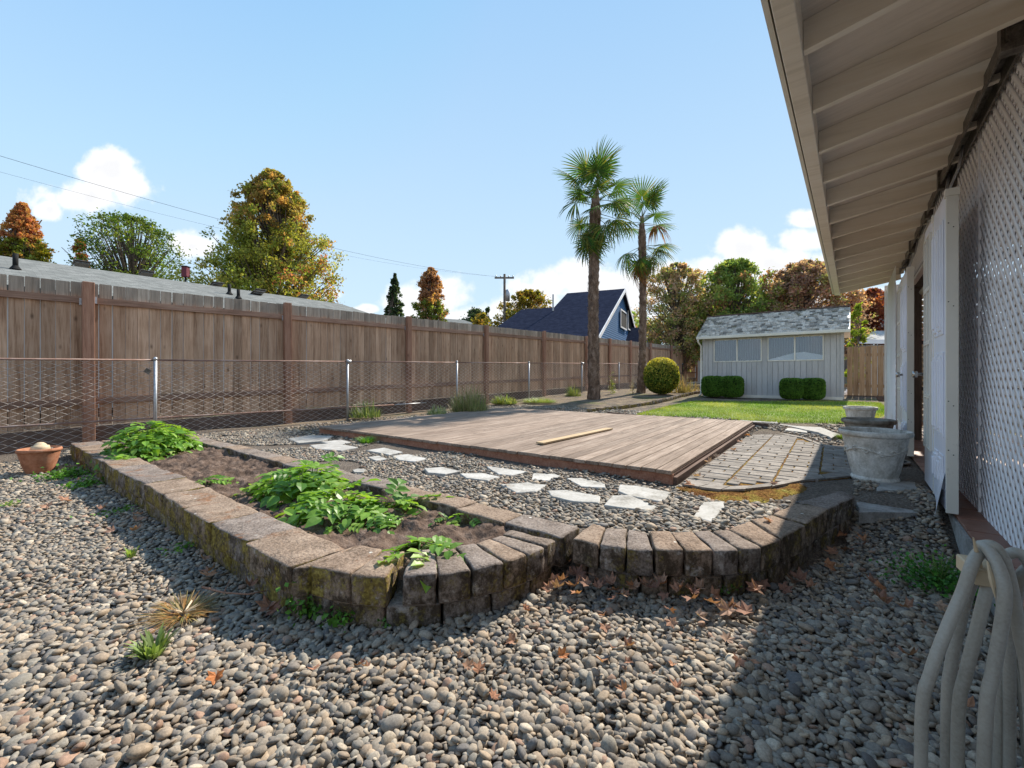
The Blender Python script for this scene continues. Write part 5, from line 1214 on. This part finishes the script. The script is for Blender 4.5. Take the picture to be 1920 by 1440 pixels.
# ================================================================== SHRUBS
def shrub(label, c, rx, ry, rz_, n, size, cols, rng, ex=2.0, name='shrub', group=None, rot=0, rag=.05):
    rt = empty(name, c, rot, label=label, cat='shrub', group=group); d = rng.normal(0, 1, (n, 3)); d /= np.linalg.norm(d, axis=1)[:, None]
    k = (np.abs(d) ** ex).sum(1) ** (-1 / ex); p = d * k[:, None] * (1 - np.abs(rng.normal(0, rag, n)))[:, None]; nr = p.copy(); p = p * np.array([rx, ry, rz_]); p[:, 2] += rz_
    top = rng.random(n); cc = np.array([cols(z, rng.random()) for z in (p[:, 2] / (2 * rz_))]) * rng.uniform(.7, 1.3, (n, 1))
    leaves(p, size, rng, cc, 'foliage', parent=rt, nrm=nr * 1.0, up=.1)
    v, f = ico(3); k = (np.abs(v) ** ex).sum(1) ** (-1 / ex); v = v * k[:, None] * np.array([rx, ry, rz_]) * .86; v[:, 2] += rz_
    link('shade_core', npmesh('shade_core', v, f, M_['hedgecore'], smooth=True), rt); return rt
M_['hedgecore'] = pmat('painted_inner_shade', [(.012,.016,.008),(.03,.035,.015)], 20, 1, 0, vary=0)  # solid core, the shade inside the foliage is put into its near-black colour
rg = np.random.default_rng(8)
gp_ = at(1240, 738, 15.6)
shrub('round golden-edged shrub clipped to a ball beside the slim palm', Vector((gp_.x, gp_.y, .50)), .61, .61, .66, 9000, .034, lambda z, r: (.52, .46, .08) if r < .2 + (z > .45) * (z - .4) * 1.5 else (.13, .19, .03) if r > .5 else (.21, .27, .05), rg, 2.15, rag=.09)
for u, t, lab in ((1337.5, 13.9, 'left bush of the clipped box pair under the left shed window'), (1372, 13.5, 'right bush of the clipped box pair under the left shed window'), (1485, 12.45, 'left bush of the clipped box pair under the right shed window'), (1524, 12.25, 'right bush of the clipped box pair under the right shed window')):
    rx = 19.5 / F * t * 1.0 / 1.12; top = 705 if u < 1400 else 709; hh = (CH - (top - HZ) / F * t) - .5
    c = at(u, 740, t); shrub(lab, Vector((c.x, c.y, .5)), rx * 1.12, rx, hh / 2, 6500, .024, lambda z, r: (.13, .25, .04) if r < .6 else (.08, .17, .03), rg, 4.5, 'box_shrub', 'clipped box shrubs along the shed', TH - pi / 2, .07)

# ================================================================== VEGETABLES AND WEEDS
def leaflet(m, o, d, up, L_, w, fold=.25, mi=0, curl=.2):
    d = d.normalized(); s = d.cross(up).normalized(); n = s.cross(d); P = lambda f, side, z=0: o + d * L_ * f + s * w * side + n * (abs(side) * w * fold - curl * L_ * f * f)
    vs = [P(0, 0), P(.25, -.8), P(.25, 0), P(.25, .8), P(.6, -.85), P(.6, 0), P(.6, .85), P(1.0, 0)]
    m.add(vs, [(0, 2, 1), (0, 3, 2), (1, 2, 5, 4), (2, 3, 6, 5), (4, 5, 7), (5, 6, 7)], mi)
def compound(seed, n=3, L_=.15):
    rd = random.Random(seed); m = MB(); ra = [Vector((L_ * 1.1 * i / 4, 0, -.35 * L_ * (i / 4) ** 2)) for i in range(5)]; m.tube(ra, .0022, 4, 1)
    up = Vector((0, 0, 1))
    for i in range(n):
        c = ra[1 + i % 4] if i < 3 else ra[3]
        for s_ in (-1, 1): leaflet(m, c, Vector((.45, s_, rd.uniform(-.15, .2))), up + Vector((0, -s_ * .2, 0)), L_ * rd.uniform(.42, .6), L_ * .17, rd.uniform(.1, .45))
    leaflet(m, ra[-1], Vector((1, 0, -.35)), up, L_ * .68, L_ * .24); return m.mesh('leaf', [M_['potato'], M_['stem']])
CL = [compound(i, 3, .15 + .02 * (i % 3)) for i in range(6)]
def potato(label, spots, seed, n, group='potato plants in the raised bed', scl=1.0):
    rd = random.Random(seed); b = Vector(spots[0][0]); rt = empty('potato_plant', b, label=label, cat='potato plant'); m = MB(); tot = sum(s[1] ** 2 for s in spots)
    for (c, R, H) in spots:
        c = Vector(c); k = int(n * R * R / tot)
        for i in range(k):
            a = rd.uniform(0, 2 * pi); f = sqrt(rd.random()); p = c + Vector((R * f * cos(a), R * f * sin(a), H * (1 - .75 * f * f) * rd.uniform(.45, 1.0)))
            el = rd.uniform(-5, 40) * (1 - f) - 30 * f * rd.random()
            s_ = scl * rd.uniform(.7, 1.25); link('leaf', CL[rd.randrange(6)], rt, p - b, (rd.uniform(-.5, .5), -radians(el), a + rd.uniform(-.7, .7)), (s_, s_, s_))
            if i % 3 == 0: m.tube([c - b + Vector((R * f * .25 * cos(a), R * f * .25 * sin(a), 0)), (c - b).lerp(p - b, .6) + Vector((0, 0, H * .1)), p - b], [.005, .004, .002], 5)
    tag(m.build('stem', M_['stem'], rt, True), kind='stuff'); return rt
pl = lambda u, v, z=.2: tuple(plane(u, v, z))
potato('largest bushy potato plant in the middle of the raised bed', [(pl(565, 925), .17, .23), (pl(530, 915), .10, .2), (pl(625, 958), .14, .17), (pl(590, 905), .11, .22), (pl(660, 968), .08, .12)], 1, 120)
potato('low sprawling potato plant right of the largest one, pale in the sun', [(pl(730, 958), .09, .10), (pl(708, 975), .07, .10), (pl(770, 945), .05, .07)], 2, 30)
potato('tall bushy potato plant at the left end of the raised bed', [(pl(272, 852), .24, .42), (pl(315, 842), .22, .34), (pl(248, 862), .12, .16)], 3, 240, scl=.85)
potato('wilting potato sprig draped over the front blocks of the bed', [((plane(785, 1028, .25).x, plane(785, 1028, .25).y, .235), .09, .05)], 4, 15, scl=.75)
potato('small pale seedling alone on the bare soil of the bed', [(pl(385, 908), .09, .05)], 5, 12, scl=.6)
potato('tiny seedlings in the soil near the right corner of the bed', [(pl(880, 972), .05, .03), (pl(838, 976), .04, .03), (pl(640, 992), .05, .05)], 6, 18, scl=.45)
def weed(label, u, v, z, R, H, n, size, cols, seed, name='weed', cat='weed', blade=False, loc=None, stems=0, stemcol='stem'):
    rng = np.random.default_rng(seed); c = Vector(loc) if loc else plane(u, v, z); rt = empty(name, c, label=label, cat=cat)
    if blade:
        a = rng.uniform(0, 2 * pi, n); r = np.sqrt(rng.uniform(0, 1, n)) * R * (.45 if R < .25 else .8); b = np.stack([r * np.cos(a), r * np.sin(a), 0 * r], -1); h = H * (rng.uniform(.5, 1.1, n) if R < .25 else rng.beta(1.6, 2.2, n) * 1.35 * np.sqrt(np.clip(1.02 - (r / (R * .8)) ** 2, .05, 1))); l = R * rng.uniform(.2, 1, n) * (1 if R < .25 else .55); a = a + (0 if R < .25 else rng.normal(0, 1.2, n))
        d = np.stack([np.cos(a), np.sin(a), 0 * a], -1); s = np.stack([-np.sin(a), np.cos(a), 0 * a], -1) * size
        V = np.stack([b - s, b + s, b + d * l[:, None] * .5 + np.array([0, 0, 1]) * h[:, None] * .75 + s * .7, b + d * l[:, None] * .5 + np.array([0, 0, 1]) * h[:, None] * .75 - s * .7, b + d * l[:, None] + np.array([0, 0, 1]) * h[:, None]], 1)
        F4 = np.concatenate([np.array([[0, 1, 2], [0, 2, 3], [3, 2, 4]]) + 5 * i for i in range(n)]); col = np.repeat(np.array([cols[rng.integers(len(cols))] for _ in range(n)]) * rng.uniform(.7, 1.3, (n, 1)), 3, axis=0)
        link('blades', npmesh('blades', V.reshape(-1, 3), F4, M_['weedleaf'], col), rt)
    else:
        p = rng.normal(0, 1, (n, 3)) * np.array([R * .45, R * .45, H * .3]); p[:, 2] = np.abs(p[:, 2]) + H * .25 * rng.random(n)
        leaves(p, size, rng, np.array([cols[rng.integers(len(cols))] for _ in range(n)]) * rng.uniform(.75, 1.3, (n, 1)), 'foliage', M_['weedleaf'], rt, up=1.2, asp=.75)
    if stems:
        m = MB()
        for i in range(stems):
            a = rng.uniform(0, 6.28); q = Vector((R * .5 * cos(a) * rng.uniform(.2, 1), R * .5 * sin(a) * rng.uniform(.2, 1), H * rng.uniform(.6, 1))); m.tube([(0, 0, 0), tuple(q * .5 + Vector((0, 0, H * .08))), tuple(q)], [.004, .003, .002], 4)
        m.build('stem', M_[stemcol], rt)
    return rt
gc = [(.10,.24,.03), (.14,.30,.04), (.08,.18,.03)]; dc = [(.38,.29,.14), (.30,.20,.10), (.20,.18,.06)]; st_ = [(.30,.30,.14), (.20,.24,.09), (.40,.34,.20)]
weed('clover-like green weeds at the foot of the planter wall beside the terracotta pot', 125, 895, 0, .24, .12, 420, .018, gc, 1, stems=10)
weed('smaller patch of green weeds just right of the clover-like ones', 160, 912, 0, .16, .09, 200, .016, gc, 2)
weed('leafy green tuft growing alone in the sunny foreground pebbles', 287, 1228, .01, .08, .08, 60, .008, [(.24,.33,.10), (.18,.26,.07)], 3, blade=True)
weed('green seedling cluster against the planter wall, leftmost of those below the corner', 562, 1148, 0, .09, .16, 130, .013, gc, 4, stems=5)
weed('round-leaved green seedling second along the wall foot', 592, 1150, 0, .07, .10, 80, .013, gc, 5, stems=4)
weed('round-leaved green seedling third along the wall foot', 642, 1162, 0, .10, .08, 120, .014, gc, 6, stems=4)
weed('tiny seedling at the foot of the wall below the open joint', 728, 1172, 0, .045, .06, 40, .011, gc, 7, stems=2)
weed('small green sprout in the shaded pebbles left of the wall', 345, 1030, 0, .12, .05, 70, .012, gc, 8)
weed('low green sprouts in the shade along the long planter wall', 222, 962, 0, .16, .05, 90, .012, gc, 9)
weed('pale sprout at the edge of the sunny pebbles on the left', 245, 1046, 0, .05, .07, 24, .006, [(.3,.42,.1)], 10, blade=True)
weed('tiny green sprout in the pebbles at the far left edge', 12, 948, 0, .09, .05, 50, .012, [(.22,.34,.08)], 12)
weed('dry straw-coloured weed clump with one green shoot in the pebbles', 345, 1150, .01, .17, .035, 260, .003, dc + [(.45,.24,.08)], 11, 'dry_weed', 'dry weed', True, stems=12, stemcol='tanplastic')
weed('bright green tuft at the front edge of the deck', 687, 832, .2, .17, .10, 240, .006, gc, 13, blade=True)
weed('large straw and green weed bush against the fence behind the deck', 880, 772, .3, .55, .68, 900, .006, st_, 14, blade=True, stems=24, stemcol='tanplastic')
weed('low pale silvery weed left of the large weed bush', 820, 778, .3, .26, .22, 420, .008, [(.34,.38,.2), (.42,.44,.28)], 15, blade=True)
weed('thin green weed behind the chain link near the far deck corner', 685, 782, .25, .40, .40, 260, .010, [(.12,.18,.06), (.2,.24,.1)], 16, blade=True, stems=8)
weed('scattered green weeds right of the large weed bush', 945, 757, .33, .45, .28, 500, .012, [(.18,.25,.07), (.3,.32,.12)], 17, blade=True)
weed('low grassy weeds under the chain link behind the deck', 1010, 754, .35, .6, .16, 700, .008, [(.2,.3,.06), (.34,.36,.12)], 18, blade=True)
weed('green bush of weeds at the base of the chain link left of the taller palm', 1075, 745, .38, .35, .45, 350, .012, [(.14,.2,.06), (.24,.26,.1)], 19, blade=True, stems=8)
weed('tall yellow-green weed stalk between the two palms', 1148, 742, .42, .14, .95, 240, .022, [(.3,.34,.07), (.2,.25,.06)], 20, stems=6)
weed('pale dried seed stalk just left of the slim palm', 1186, 741, .43, .12, .80, 160, .02, [(.48,.42,.3), (.36,.3,.2)], 21, stems=8, stemcol='tanplastic')
weed('tangle of dry brown twigs and dead leaves right of the round golden shrub', 1284, 738, .48, .7, .75, 300, .012, dc, 22, 'dry_weed', 'dry weed', True, stems=40, stemcol='tanplastic')
weed('grassy green tuft at the back edge of the patio beside the planters', 1583, 826, .22, .14, .10, 220, .006, [(.24,.34,.06), (.16,.26,.04)], 23, blade=True)
weed('dark green parsley-like plant growing by the house curb', 1762, 1105, 0, .21, .20, 1100, .011, [(.04,.13,.02), (.06,.2,.03), (.1,.28,.05)], 24, stems=14)
weed('small green weeds under the right part of the curved wall', 1356, 1108, 0, .08, .05, 60, .010, [(.1,.2,.04)], 25)

# ================================================================== FALLEN LEAVES
def mapleleaf(seed):
    rd = random.Random(seed); m = MB(); ol = []
    lobes = [(-158, .36), (-125, .50), (-104, .74), (-78, .52), (-60, .70), (-46, .94), (-24, .56), (-12, .76), (0, 1.02)]
    full = lobes + [(-a, r) for a, r in lobes[-2::-1]]
    cu = rd.uniform(.3, 1.5); cv = rd.uniform(-.9, .9)
    for a, r in full:
        x, y = r * cos(radians(a)), r * sin(radians(a)); ol.append((x, y, cu * (y * y) + cv * x * x * .5 + rd.uniform(-.06, .06)))
    vs = [(0, 0, 0)] + ol + [(-.55, .03, .1)]; n = len(ol); m.add(vs, [(0, i, i + 1) for i in range(1, n)] + [(0, n, n + 1), ]); return m.mesh('fallen_leaf', M_['litter'], False)
ML = [mapleleaf(i) for i in range(8)]
rd = random.Random(21)
def drop(u, v, z, s, label, group, lift=.035):
    p = plane(u, v, z); o = link('fallen_leaf', ML[rd.randrange(8)], None, (p.x, p.y, p.z + lift), (rd.uniform(-.5, .5), rd.uniform(-.5, .5), rd.uniform(0, 6.28)), (s, s, s)); tag(o, label, 'leaf', group)
heap = [(1040,1108),(1062,1100),(1085,1108),(1078,1122),(1050,1125),(1110,1105),(1128,1112),(1092,1092),(1100,1125),(1160,1135),(1168,1140),(1150,1125),(1190,1115),(1185,1120),(1215,1118),(1222,1122),(1238,1122),(1270,1135),(1275,1130),(1262,1118),(1303,1115),(1300,1140),(1295,1148),(1330,1147),(1412,1122),(1408,1128),(1432,1110),(1030,1128),(1065,1075),(1135,1088),(1120,1095),(1145,1142),(1208,1112),(1250,1138),(1245,1112),(1072,1090),(1118,1128),(1082,1140),(1098,1110),(1145,1118),(1172,1128),(1058,1115),(1230,1130),(1318,1128),(1285,1122),(1340,1135),(1420,1130)]
for u, v in heap: drop(u + rd.uniform(-4, 4), v + rd.uniform(-3, 3), 0, rd.uniform(.032, .058), 'brown maple leaf drifted against the curved wall', 'dry leaves heaped against the curved wall', .04 + rd.random() * .045)
for u, v, s in [(1365,1157,.06),(1378,1150,.055),(1400,1160,.06),(1310,1168,.045),(1368,1150,.05)]: drop(u, v, 0, s, 'bright orange leaf below the curved wall', 'orange leaves below the curved wall')
for u, v in [(985,1158),(990,1163),(1070,1165),(1130,1170),(1135,1195),(1178,1232),(1128,1258),(1175,1262),(1262,1268),(1303,1222),(1148,1233),(1363,1220),(1385,1258),(1268,1312),(1052,1250),(960,1220),(968,1228),(675,1268),(688,1272),(588,1275),(1258,1184),(1170,1318),(925,1330),(862,1252),(877,1272),(898,1278),(1410,1262),(405,1290),(350,1265),(1255,1160)]:
    drop(u, v, 0, rd.uniform(.022, .042), 'orange leaf scrap on sunny foreground pebbles', 'orange leaf scraps on the pebbles', .045)
for u, v in [(120,945),(118,938),(190,955),(192,962),(258,980),(262,972),(210,1003),(254,1003),(382,1056),(390,1090),(470,1110),(505,1150),(510,1158),(396,1080),(145,905),(88,955)]: drop(u, v, 0, rd.uniform(.04, .065), 'brown leaf in the shade of the planter wall', 'brown leaves along the planter wall')
for u, v in [(1580,1012),(1600,1008),(1620,1022),(1615,1030),(1592,1040),(1640,1105),(1646,1112),(1572,1075),(1700,1152),(1668,1240),(1705,1245),(1590,985),(1565,1045),(1815,1345),(1500,1098),(1470,1118),(1490,1100),(1552,1070),(1760,1148),(1655,1140),(1520,1112)]: drop(u, v, 0, rd.uniform(.038, .062), 'russet leaf on shaded pebbles beside the house', 'leaves in the shaded strip by the house')
for u, v in [(1400,818),(1388,830),(1375,845),(1310,897),(1345,860),(1360,855),(1383,902),(1452,909),(1295,912),(1330,870)]: drop(u, v, .22, rd.uniform(.04, .06), 'dry pale leaf on the patio beside the deck', 'dry leaves on the patio', .02)
for u, v in [(950,912),(1440,984),(1310,975),(1095,960),(1180,985)][:2]: drop(u, v, .22, .05, 'dry leaf on the terrace pebbles', 'dry leaves on the terrace', .03)
# every leaf is told apart by its place in its own group, counted from the left of the view
grp = {}
for o in C.objects:
    if o.name.startswith('fallen_leaf'): grp.setdefault(o['group'], []).append(o)
def nth(n): return '%d%s' % (n, 'th' if 10 < n % 100 < 14 else {1: 'st', 2: 'nd', 3: 'rd'}.get(n % 10, 'th'))
for g_, os_ in grp.items():
    os_.sort(key=lambda o: o.location.x / o.location.y)
    for i, o in enumerate(os_): o['label'] = o['label'] + ', ' + ('leftmost' if i == 0 else nth(i + 1) + ' from the left')
# twigs
tw_ = MB(); pts = [plane(u, v, .0) + Vector((0, 0, .04)) for u, v in ((380, 1115), (420, 1126), (465, 1129), (500, 1122))]; tw_.tube(pts, [.006, .005, .004, .002], 6); tw_.tube([pts[1], pts[1] + Vector((-.03, .1, .03))], [.004, .001], 5)
tag(tw_.build('twig', M_['post'], smooth=True), 'thin brown twig curving over the shaded pebbles beside the wall', 'twig')

# ================================================================== NEIGHBOURS
M_['shingle_grey'] = None
def roofmat(name, c0, c1, c2, sz=5.0):
    t = NT(name); v = t.vec('Object', (1, 1, 1)); b = t.n('ShaderNodeTexBrick'); t.l(v, b.inputs[0]); b.inputs['Scale'].default_value = sz; b.inputs['Mortar Size'].default_value = .012; b.inputs['Brick Width'].default_value = 1.0; b.inputs['Row Height'].default_value = .5
    b.inputs['Color1'].default_value = (*c0, 1); b.inputs['Color2'].default_value = (*c1, 1); b.inputs['Mortar'].default_value = (*c2, 1); n = t.noise(v, 3, 5, .7); return t.bsdf(t.mix(1.0, b.outputs[0], t.rng(n, .3, .7, .8, 1.15), 'MULTIPLY'), 1.0, None, 0, 0)
M_['rgrey'] = roofmat('grey_asphalt_shingle', (.17,.178,.172), (.225,.23,.222), (.10,.105,.10), 4.0); M_['rblue'] = roofmat('navy_asphalt_shingle', (.022,.026,.045), (.032,.038,.062), (.015,.018,.03), 4.0); M_['rpale'] = roofmat('pale_shingle', (.42,.42,.41), (.5,.5,.48), (.3,.3,.3), 4.0)
def quad(name, mat, pts, parent, th=.12, uvrot=None):
    p = [Vector(a) for a in pts]; x = (p[1] - p[0]).normalized(); n = x.cross(p[3] - p[0]).normalized(); y = n.cross(x); M = Matrix((x, y, n)).transposed().to_4x4(); M.translation = p[0]; Mi = M.inverted()
    l = [Mi @ a for a in p]; m = MB(); v = l + [a - Vector((0, 0, th)) for a in l]; k = len(l); m.add(v, [tuple(range(k)), tuple(range(2*k - 1, k - 1, -1))] + [(i, i + k, (i+1) % k + k, (i+1) % k) for i in range(k)])
    o = m.build(name, mat, parent); o.matrix_local = Matrix.Translation(-parent.location) @ M; return o
lh = empty('neighbour_house', Y(0, 18, .4), label='long low neighbour house with grey shingle roof behind the fence', cat='house')
R0, R1, E0_, E1_ = Y(-25, 18, 4.37), Y(10.7, 18, 4.37), Y(-25, 13.5, 3.0), Y(11.2, 13.5, 3.0)
quad('roof', M_['rgrey'], [E0_, E1_, R1, R0], lh); quad('roof', M_['rgrey'], [R0 + Vector((0, 0, -.01)), R1 + Vector((0, 0, -.01)), Y(11.2, 22.5, 3.0), Y(-25, 22.5, 3.0)], lh)
for nm, a, b in (('wall', Y(-24.5, 14, .4), Y(10.6, 14, .4)), ('wall', Y(-24.5, 22, .4), Y(10.6, 22, .4)), ('wall', Y(10.6, 14.05, .4), Y(10.6, 21.95, .4))): m = MB(); l = lh.location; m.bar(a - l + Vector((0, 0, 1.3)), b - l + Vector((0, 0, 1.3)), .15, 2.6); m.build(nm, M_['siding'], lh)
def onroof(u, v):
    "point of the grey front roof slope seen at (u,v)"
    d = Vector(((u - 960) / F, 1, (HZ - v) / F)); n = (E1_ - E0_).cross(R0 - E0_); o = Vector((0, 0, CH)); t = (E0_ - o).dot(n) / d.dot(n); return o + d * t
for u, v, h in ((29, 505, .38), (430, 552, .34), (447, 560, .30)):
    p = onroof(u, v) - lh.location; m = MB(); m.tube([p, p + Vector((0, 0, h))], .05, 10); m.lathe([(.11, .0), (.07, .06), (.052, .09)], 12, M=Matrix.Translation(p)); m.build('vent_pipe', M_['dark'], lh, True)
for u, v in ((153, 497), (275, 515), (407, 536), (487, 549), (482, 553), (570, 558)):
    p = onroof(u, v) - lh.location; M = Matrix.Translation(p) @ Matrix.Rotation(TH, 4, 'Z') @ Matrix.Rotation(-.29, 4, 'X'); m = MB(); m.box((-.15, -.13, .0), (.15, .13, .05), M=M); m.box((-.19, -.18, .051), (.19, .18, .08), M=M, bev=.01); m.build('roof_vent', M_['track'], lh)
o = empty('birdhouse', at(348, 530, 22), label='dark red birdhouse on a thin pole sticking up behind the grey roof', cat='birdhouse')
MB().tube([(0, 0, -4), (0, 0, .28)], .045, 8).build('pole', M_['dark'], o); m = MB(); m.box((-.13, -.13, .28), (.13, .13, .78), bev=.01); m.build('box', pmat('maroon_paint', [(.10,.02,.03),(.16,.035,.05)], 5, .6, 0), o); MB().box((-.16, -.16, .781), (.16, .16, .82)).build('roof', M_['dark'], o)
# blue house
bh = empty('blue_house', (6, 32, .3), label='blue house with dark navy roof and steep gable beyond the fence', cat='house'); l = bh.location
rdv = Vector((-.91, .41, 0)); gdv = Vector((.41, .91, 0)); AP = Vector((9.05, 35, 8.2)); half = 9.4; EZ = 3.5; Lr = 4.83
AP = at(1172, 541, 35); RE = AP + rdv * Lr; EL0 = AP - gdv * half; EL0.z = EZ; EL1 = EL0 + rdv * Lr; ER0 = AP + gdv * half; ER0.z = EZ; ER1 = ER0 + rdv * Lr
quad('roof', M_['rblue'], [EL1, EL0, AP, RE], bh, .15); quad('roof', M_['rblue'], [RE, AP, ER0, ER1], bh, .15)
f_ = .36; Mx = RE.lerp(EL1, f_); Lb = 2.75; B0 = Mx; B1 = Mx + rdv * Lb; quad('lower_roof', M_['rblue'], [EL1 + rdv * (Lb + .8), EL1, B0, B1], bh, .15)
EXT = EL1 + rdv * (Lb + .8)
M_['bsiding'] = pmat('blue_lap_siding', [(.05,.14,.30),(.07,.18,.37)], 4, .7, .1, .003, 8, vary=.03)
inset = -rdv * .35
# gable clad with lap boards, each a course of its own
nv = gdv; cnt = 30; Hg = AP.z - EZ
for i in range(-8, cnt):
    z0 = EZ + Hg * i / cnt; z1 = EZ + Hg * (i + 1) / cnt; fz = lambda z: 1 if z < EZ else max(.0, 1 - (z - EZ) / Hg)
    w0 = half * fz(z0) - .25; w1 = half * fz(z1) - .25
    if w1 <= .05: continue
    c = Vector((AP.x, AP.y, 0)) + rdv * .30; o2 = -rdv * .035
    pts = [c - nv * w0 + o2, c + nv * w0 + o2, c + nv * w1, c - nv * w1]; v = [Vector((p.x, p.y, z)) - l for p, z in zip(pts, (z0, z0, z1, z1))]
    m = MB(); back = [a + rdv * .05 for a in v]; m.add(v + back, [(0,1,2,3), (7,6,5,4), (0,4,5,1)]); m.build('siding_board', M_['bsiding'], bh)
for s_ in (-1, 1):
    e = AP + gdv * half * s_; e.z = EZ; a = AP + rdv * -.02; m = MB(); m.bar(a - l - Vector((0, 0, .14)), e - rdv * .02 - l - Vector((0, 0, .14)), .05, .26); m.build('barge_board', M_['white'], bh)
def gpt(u, v):
    n = rdv; o = Vector((0, 0, CH)); d = Vector(((u - 960) / F, 1, (HZ - v) / F)); c = Vector((AP.x, AP.y, 0)) + rdv * .26; t = (c - o).dot(n) / d.dot(n); return o + d * t
for (u0, v0, u1, v1) in ((1161.5, 587, 1173, 614), (1175.5, 590.5, 1186, 618)):
    a, b = gpt(u0, v1), gpt(u1, v0); a = a - rdv * .06; b = b - rdv * .06; wv = Vector((b.x - a.x, b.y - a.y, 0)); wl = wv.length; wv.normalize(); M = Matrix((wv, -rdv, Vector((0, 0, 1)))).transposed().to_4x4(); M.translation = a - l; H_ = b.z - a.z
    w_ = MB(); 
    for lo, hi in (((0, 0, 0), (wl, .06, .12)), ((0, 0, H_ - .12), (wl, .06, H_)), ((0, 0, .121), (.12, .06, H_ - .121)), ((wl - .12, 0, .121), (wl, .06, H_ - .121))): w_.box(lo, hi, M=M)
    wo = w_.build('window', M_['white'], bh); pm = MB(); pm.box((.12, .01, .12), (wl - .12, .03, H_ - .12), M=M); pm.build('pane', M_['dark'], wo)
# small right-hand gable and a vent pipe
G0 = at(1217, 613, 38); gl_ = G0 - gdv * 3.4 - Vector((0, 0, 2.2)); gr_ = G0 + gdv * 3.4 - Vector((0, 0, 2.2)); k_ = rdv * 5
quad('porch_roof', M_['rblue'], [gl_ + k_, gl_, G0, G0 + k_], bh, .12); quad('porch_roof', M_['rblue'], [G0 + k_, G0, gr_, gr_ + k_], bh, .12)
v = [p + rdv * .25 - l for p in (gl_ + Vector((0, 0, -.1)), gr_ + Vector((0, 0, -.1)), G0 - Vector((0, 0, .1)))]; m = MB(); m.add(v + [p + rdv * .05 for p in v], [(0,1,2), (5,4,3)]); m.build('porch_gable', M_['bsiding'], bh)
for e in (gl_, gr_): m = MB(); m.bar(G0 - l - Vector((0, 0, .1)), e - l - Vector((0, 0, .1)), .05, .2); m.build('barge_board', M_['white'], bh)
m = MB(); m.bar(gl_ + rdv * .2 - l - Vector((0, 0, .05)) + gdv * .5, gr_ + rdv * .2 - l - Vector((0, 0, .05)) - gdv * .5, .08, .3); m.build('frieze_board', M_['white'], bh)
wl_ = MB(); wl_.bar(EL0 + gdv * .4 - l - Vector((0, 0, 1.6)), EXT + gdv * .4 - l - Vector((0, 0, 1.6)), .15, 3.1); wl_.build('wall', M_['bsiding'], bh)
p = at(1037, 583, 33) - l; MB().tube([p, p + Vector((0, 0, 1.25))], .06, 8).build('vent_pipe', M_['galv'], bh)
# pale-roofed garage left of the shed, house with white eave right of the shed
for nm, lab, rf, t0, pts, wallc in (('neighbour_garage', 'pale grey roofed building showing between fence and shed', 'rpale', 38, [(1262, 653), (1345, 653), (1345, 638), (1279, 638)], 'siding'),
        ('neighbour_house', 'house corner with pale roof and white gutter right of the shed', 'rpale', 24, [(1611, 637), (1700, 637), (1700, 620), (1640, 620)], 'siding'),
        ('neighbour_house', 'dark low roof line far behind the fence by the narrow tree', 'rgrey', 60, [(770, 602), (905, 612), (870, 600), (790, 594)], 'siding')):
    q = [at(u, v, t0 + (0 if i < 2 else 4)) for i, (u, v) in enumerate(pts)]; o = empty(nm, (q[0].x, q[0].y, .4), label=lab, cat='house'); quad('roof', M_[rf], q, o, .1)
    b0, b1 = q[0] - o.location, q[1] - o.location; m = MB(); m.bar(b0 + Vector((0, -.05, -.11)), b1 + Vector((0, -.05, -.11)), .1, .22); m.build('gutter', M_['white'], o)
    m = MB(); z_ = b0.z - .25; m.box((b0.x + .8, .5, -.3), (b1.x - .1, 4.5, z_)); m.build('wall', M_[wallc], o)
# utility pole
up_ = at(946, 612, 44); o = empty('utility_pole', (up_.x, up_.y, .3), label='wooden utility pole with crossarm and transformer beyond the fence', cat='utility pole')
top = CH + (HZ - 514) / F * 44 - .3; MB().tube([(0, 0, 0), (0, 0, top)], [.17, .12], 10).build('pole', M_['bark'], o, True)
MB().box((-1.0, -.06, top - .45), (.95, .06, top - .3), M=Matrix.Rotation(-.3, 4, 'Y') if False else None).build('crossarm', M_['bark'], o)
MB().tube([(.32, 0, top - 2.7), (.32, 0, top - 1.6), (.32, 0, top - 1.55)], [.22, .22, .1], 14).build('transformer', M_['galv'], o, True)
for x in (-.85, -.4, .4, .85): MB().tube([(x, 0, top - .3), (x, 0, top - .12)], .05, 8).build('insulator', M_['galv'], o, True)
def wire(p0, p1, sag, r, lab):
    m = MB(); m.tube([p0.lerp(p1, i / 24) - Vector((0, 0, sag * 4 * (i / 24) * (1 - i / 24))) for i in range(25)], r, 5); tag(m.build('power_line', M_['dark']), lab, 'power line', 'overhead lines')
PT = Vector((up_.x, up_.y, .3 + top))
wire(at(-260, 212, 15), PT + Vector((-.8, 0, -.25)), .9, .008, 'upper dark overhead line crossing the sky from the left')
wire(at(-260, 250, 15.5), PT + Vector((.4, 0, -.3)), 1.0, .0045, 'lower thinner overhead line just below the upper one')
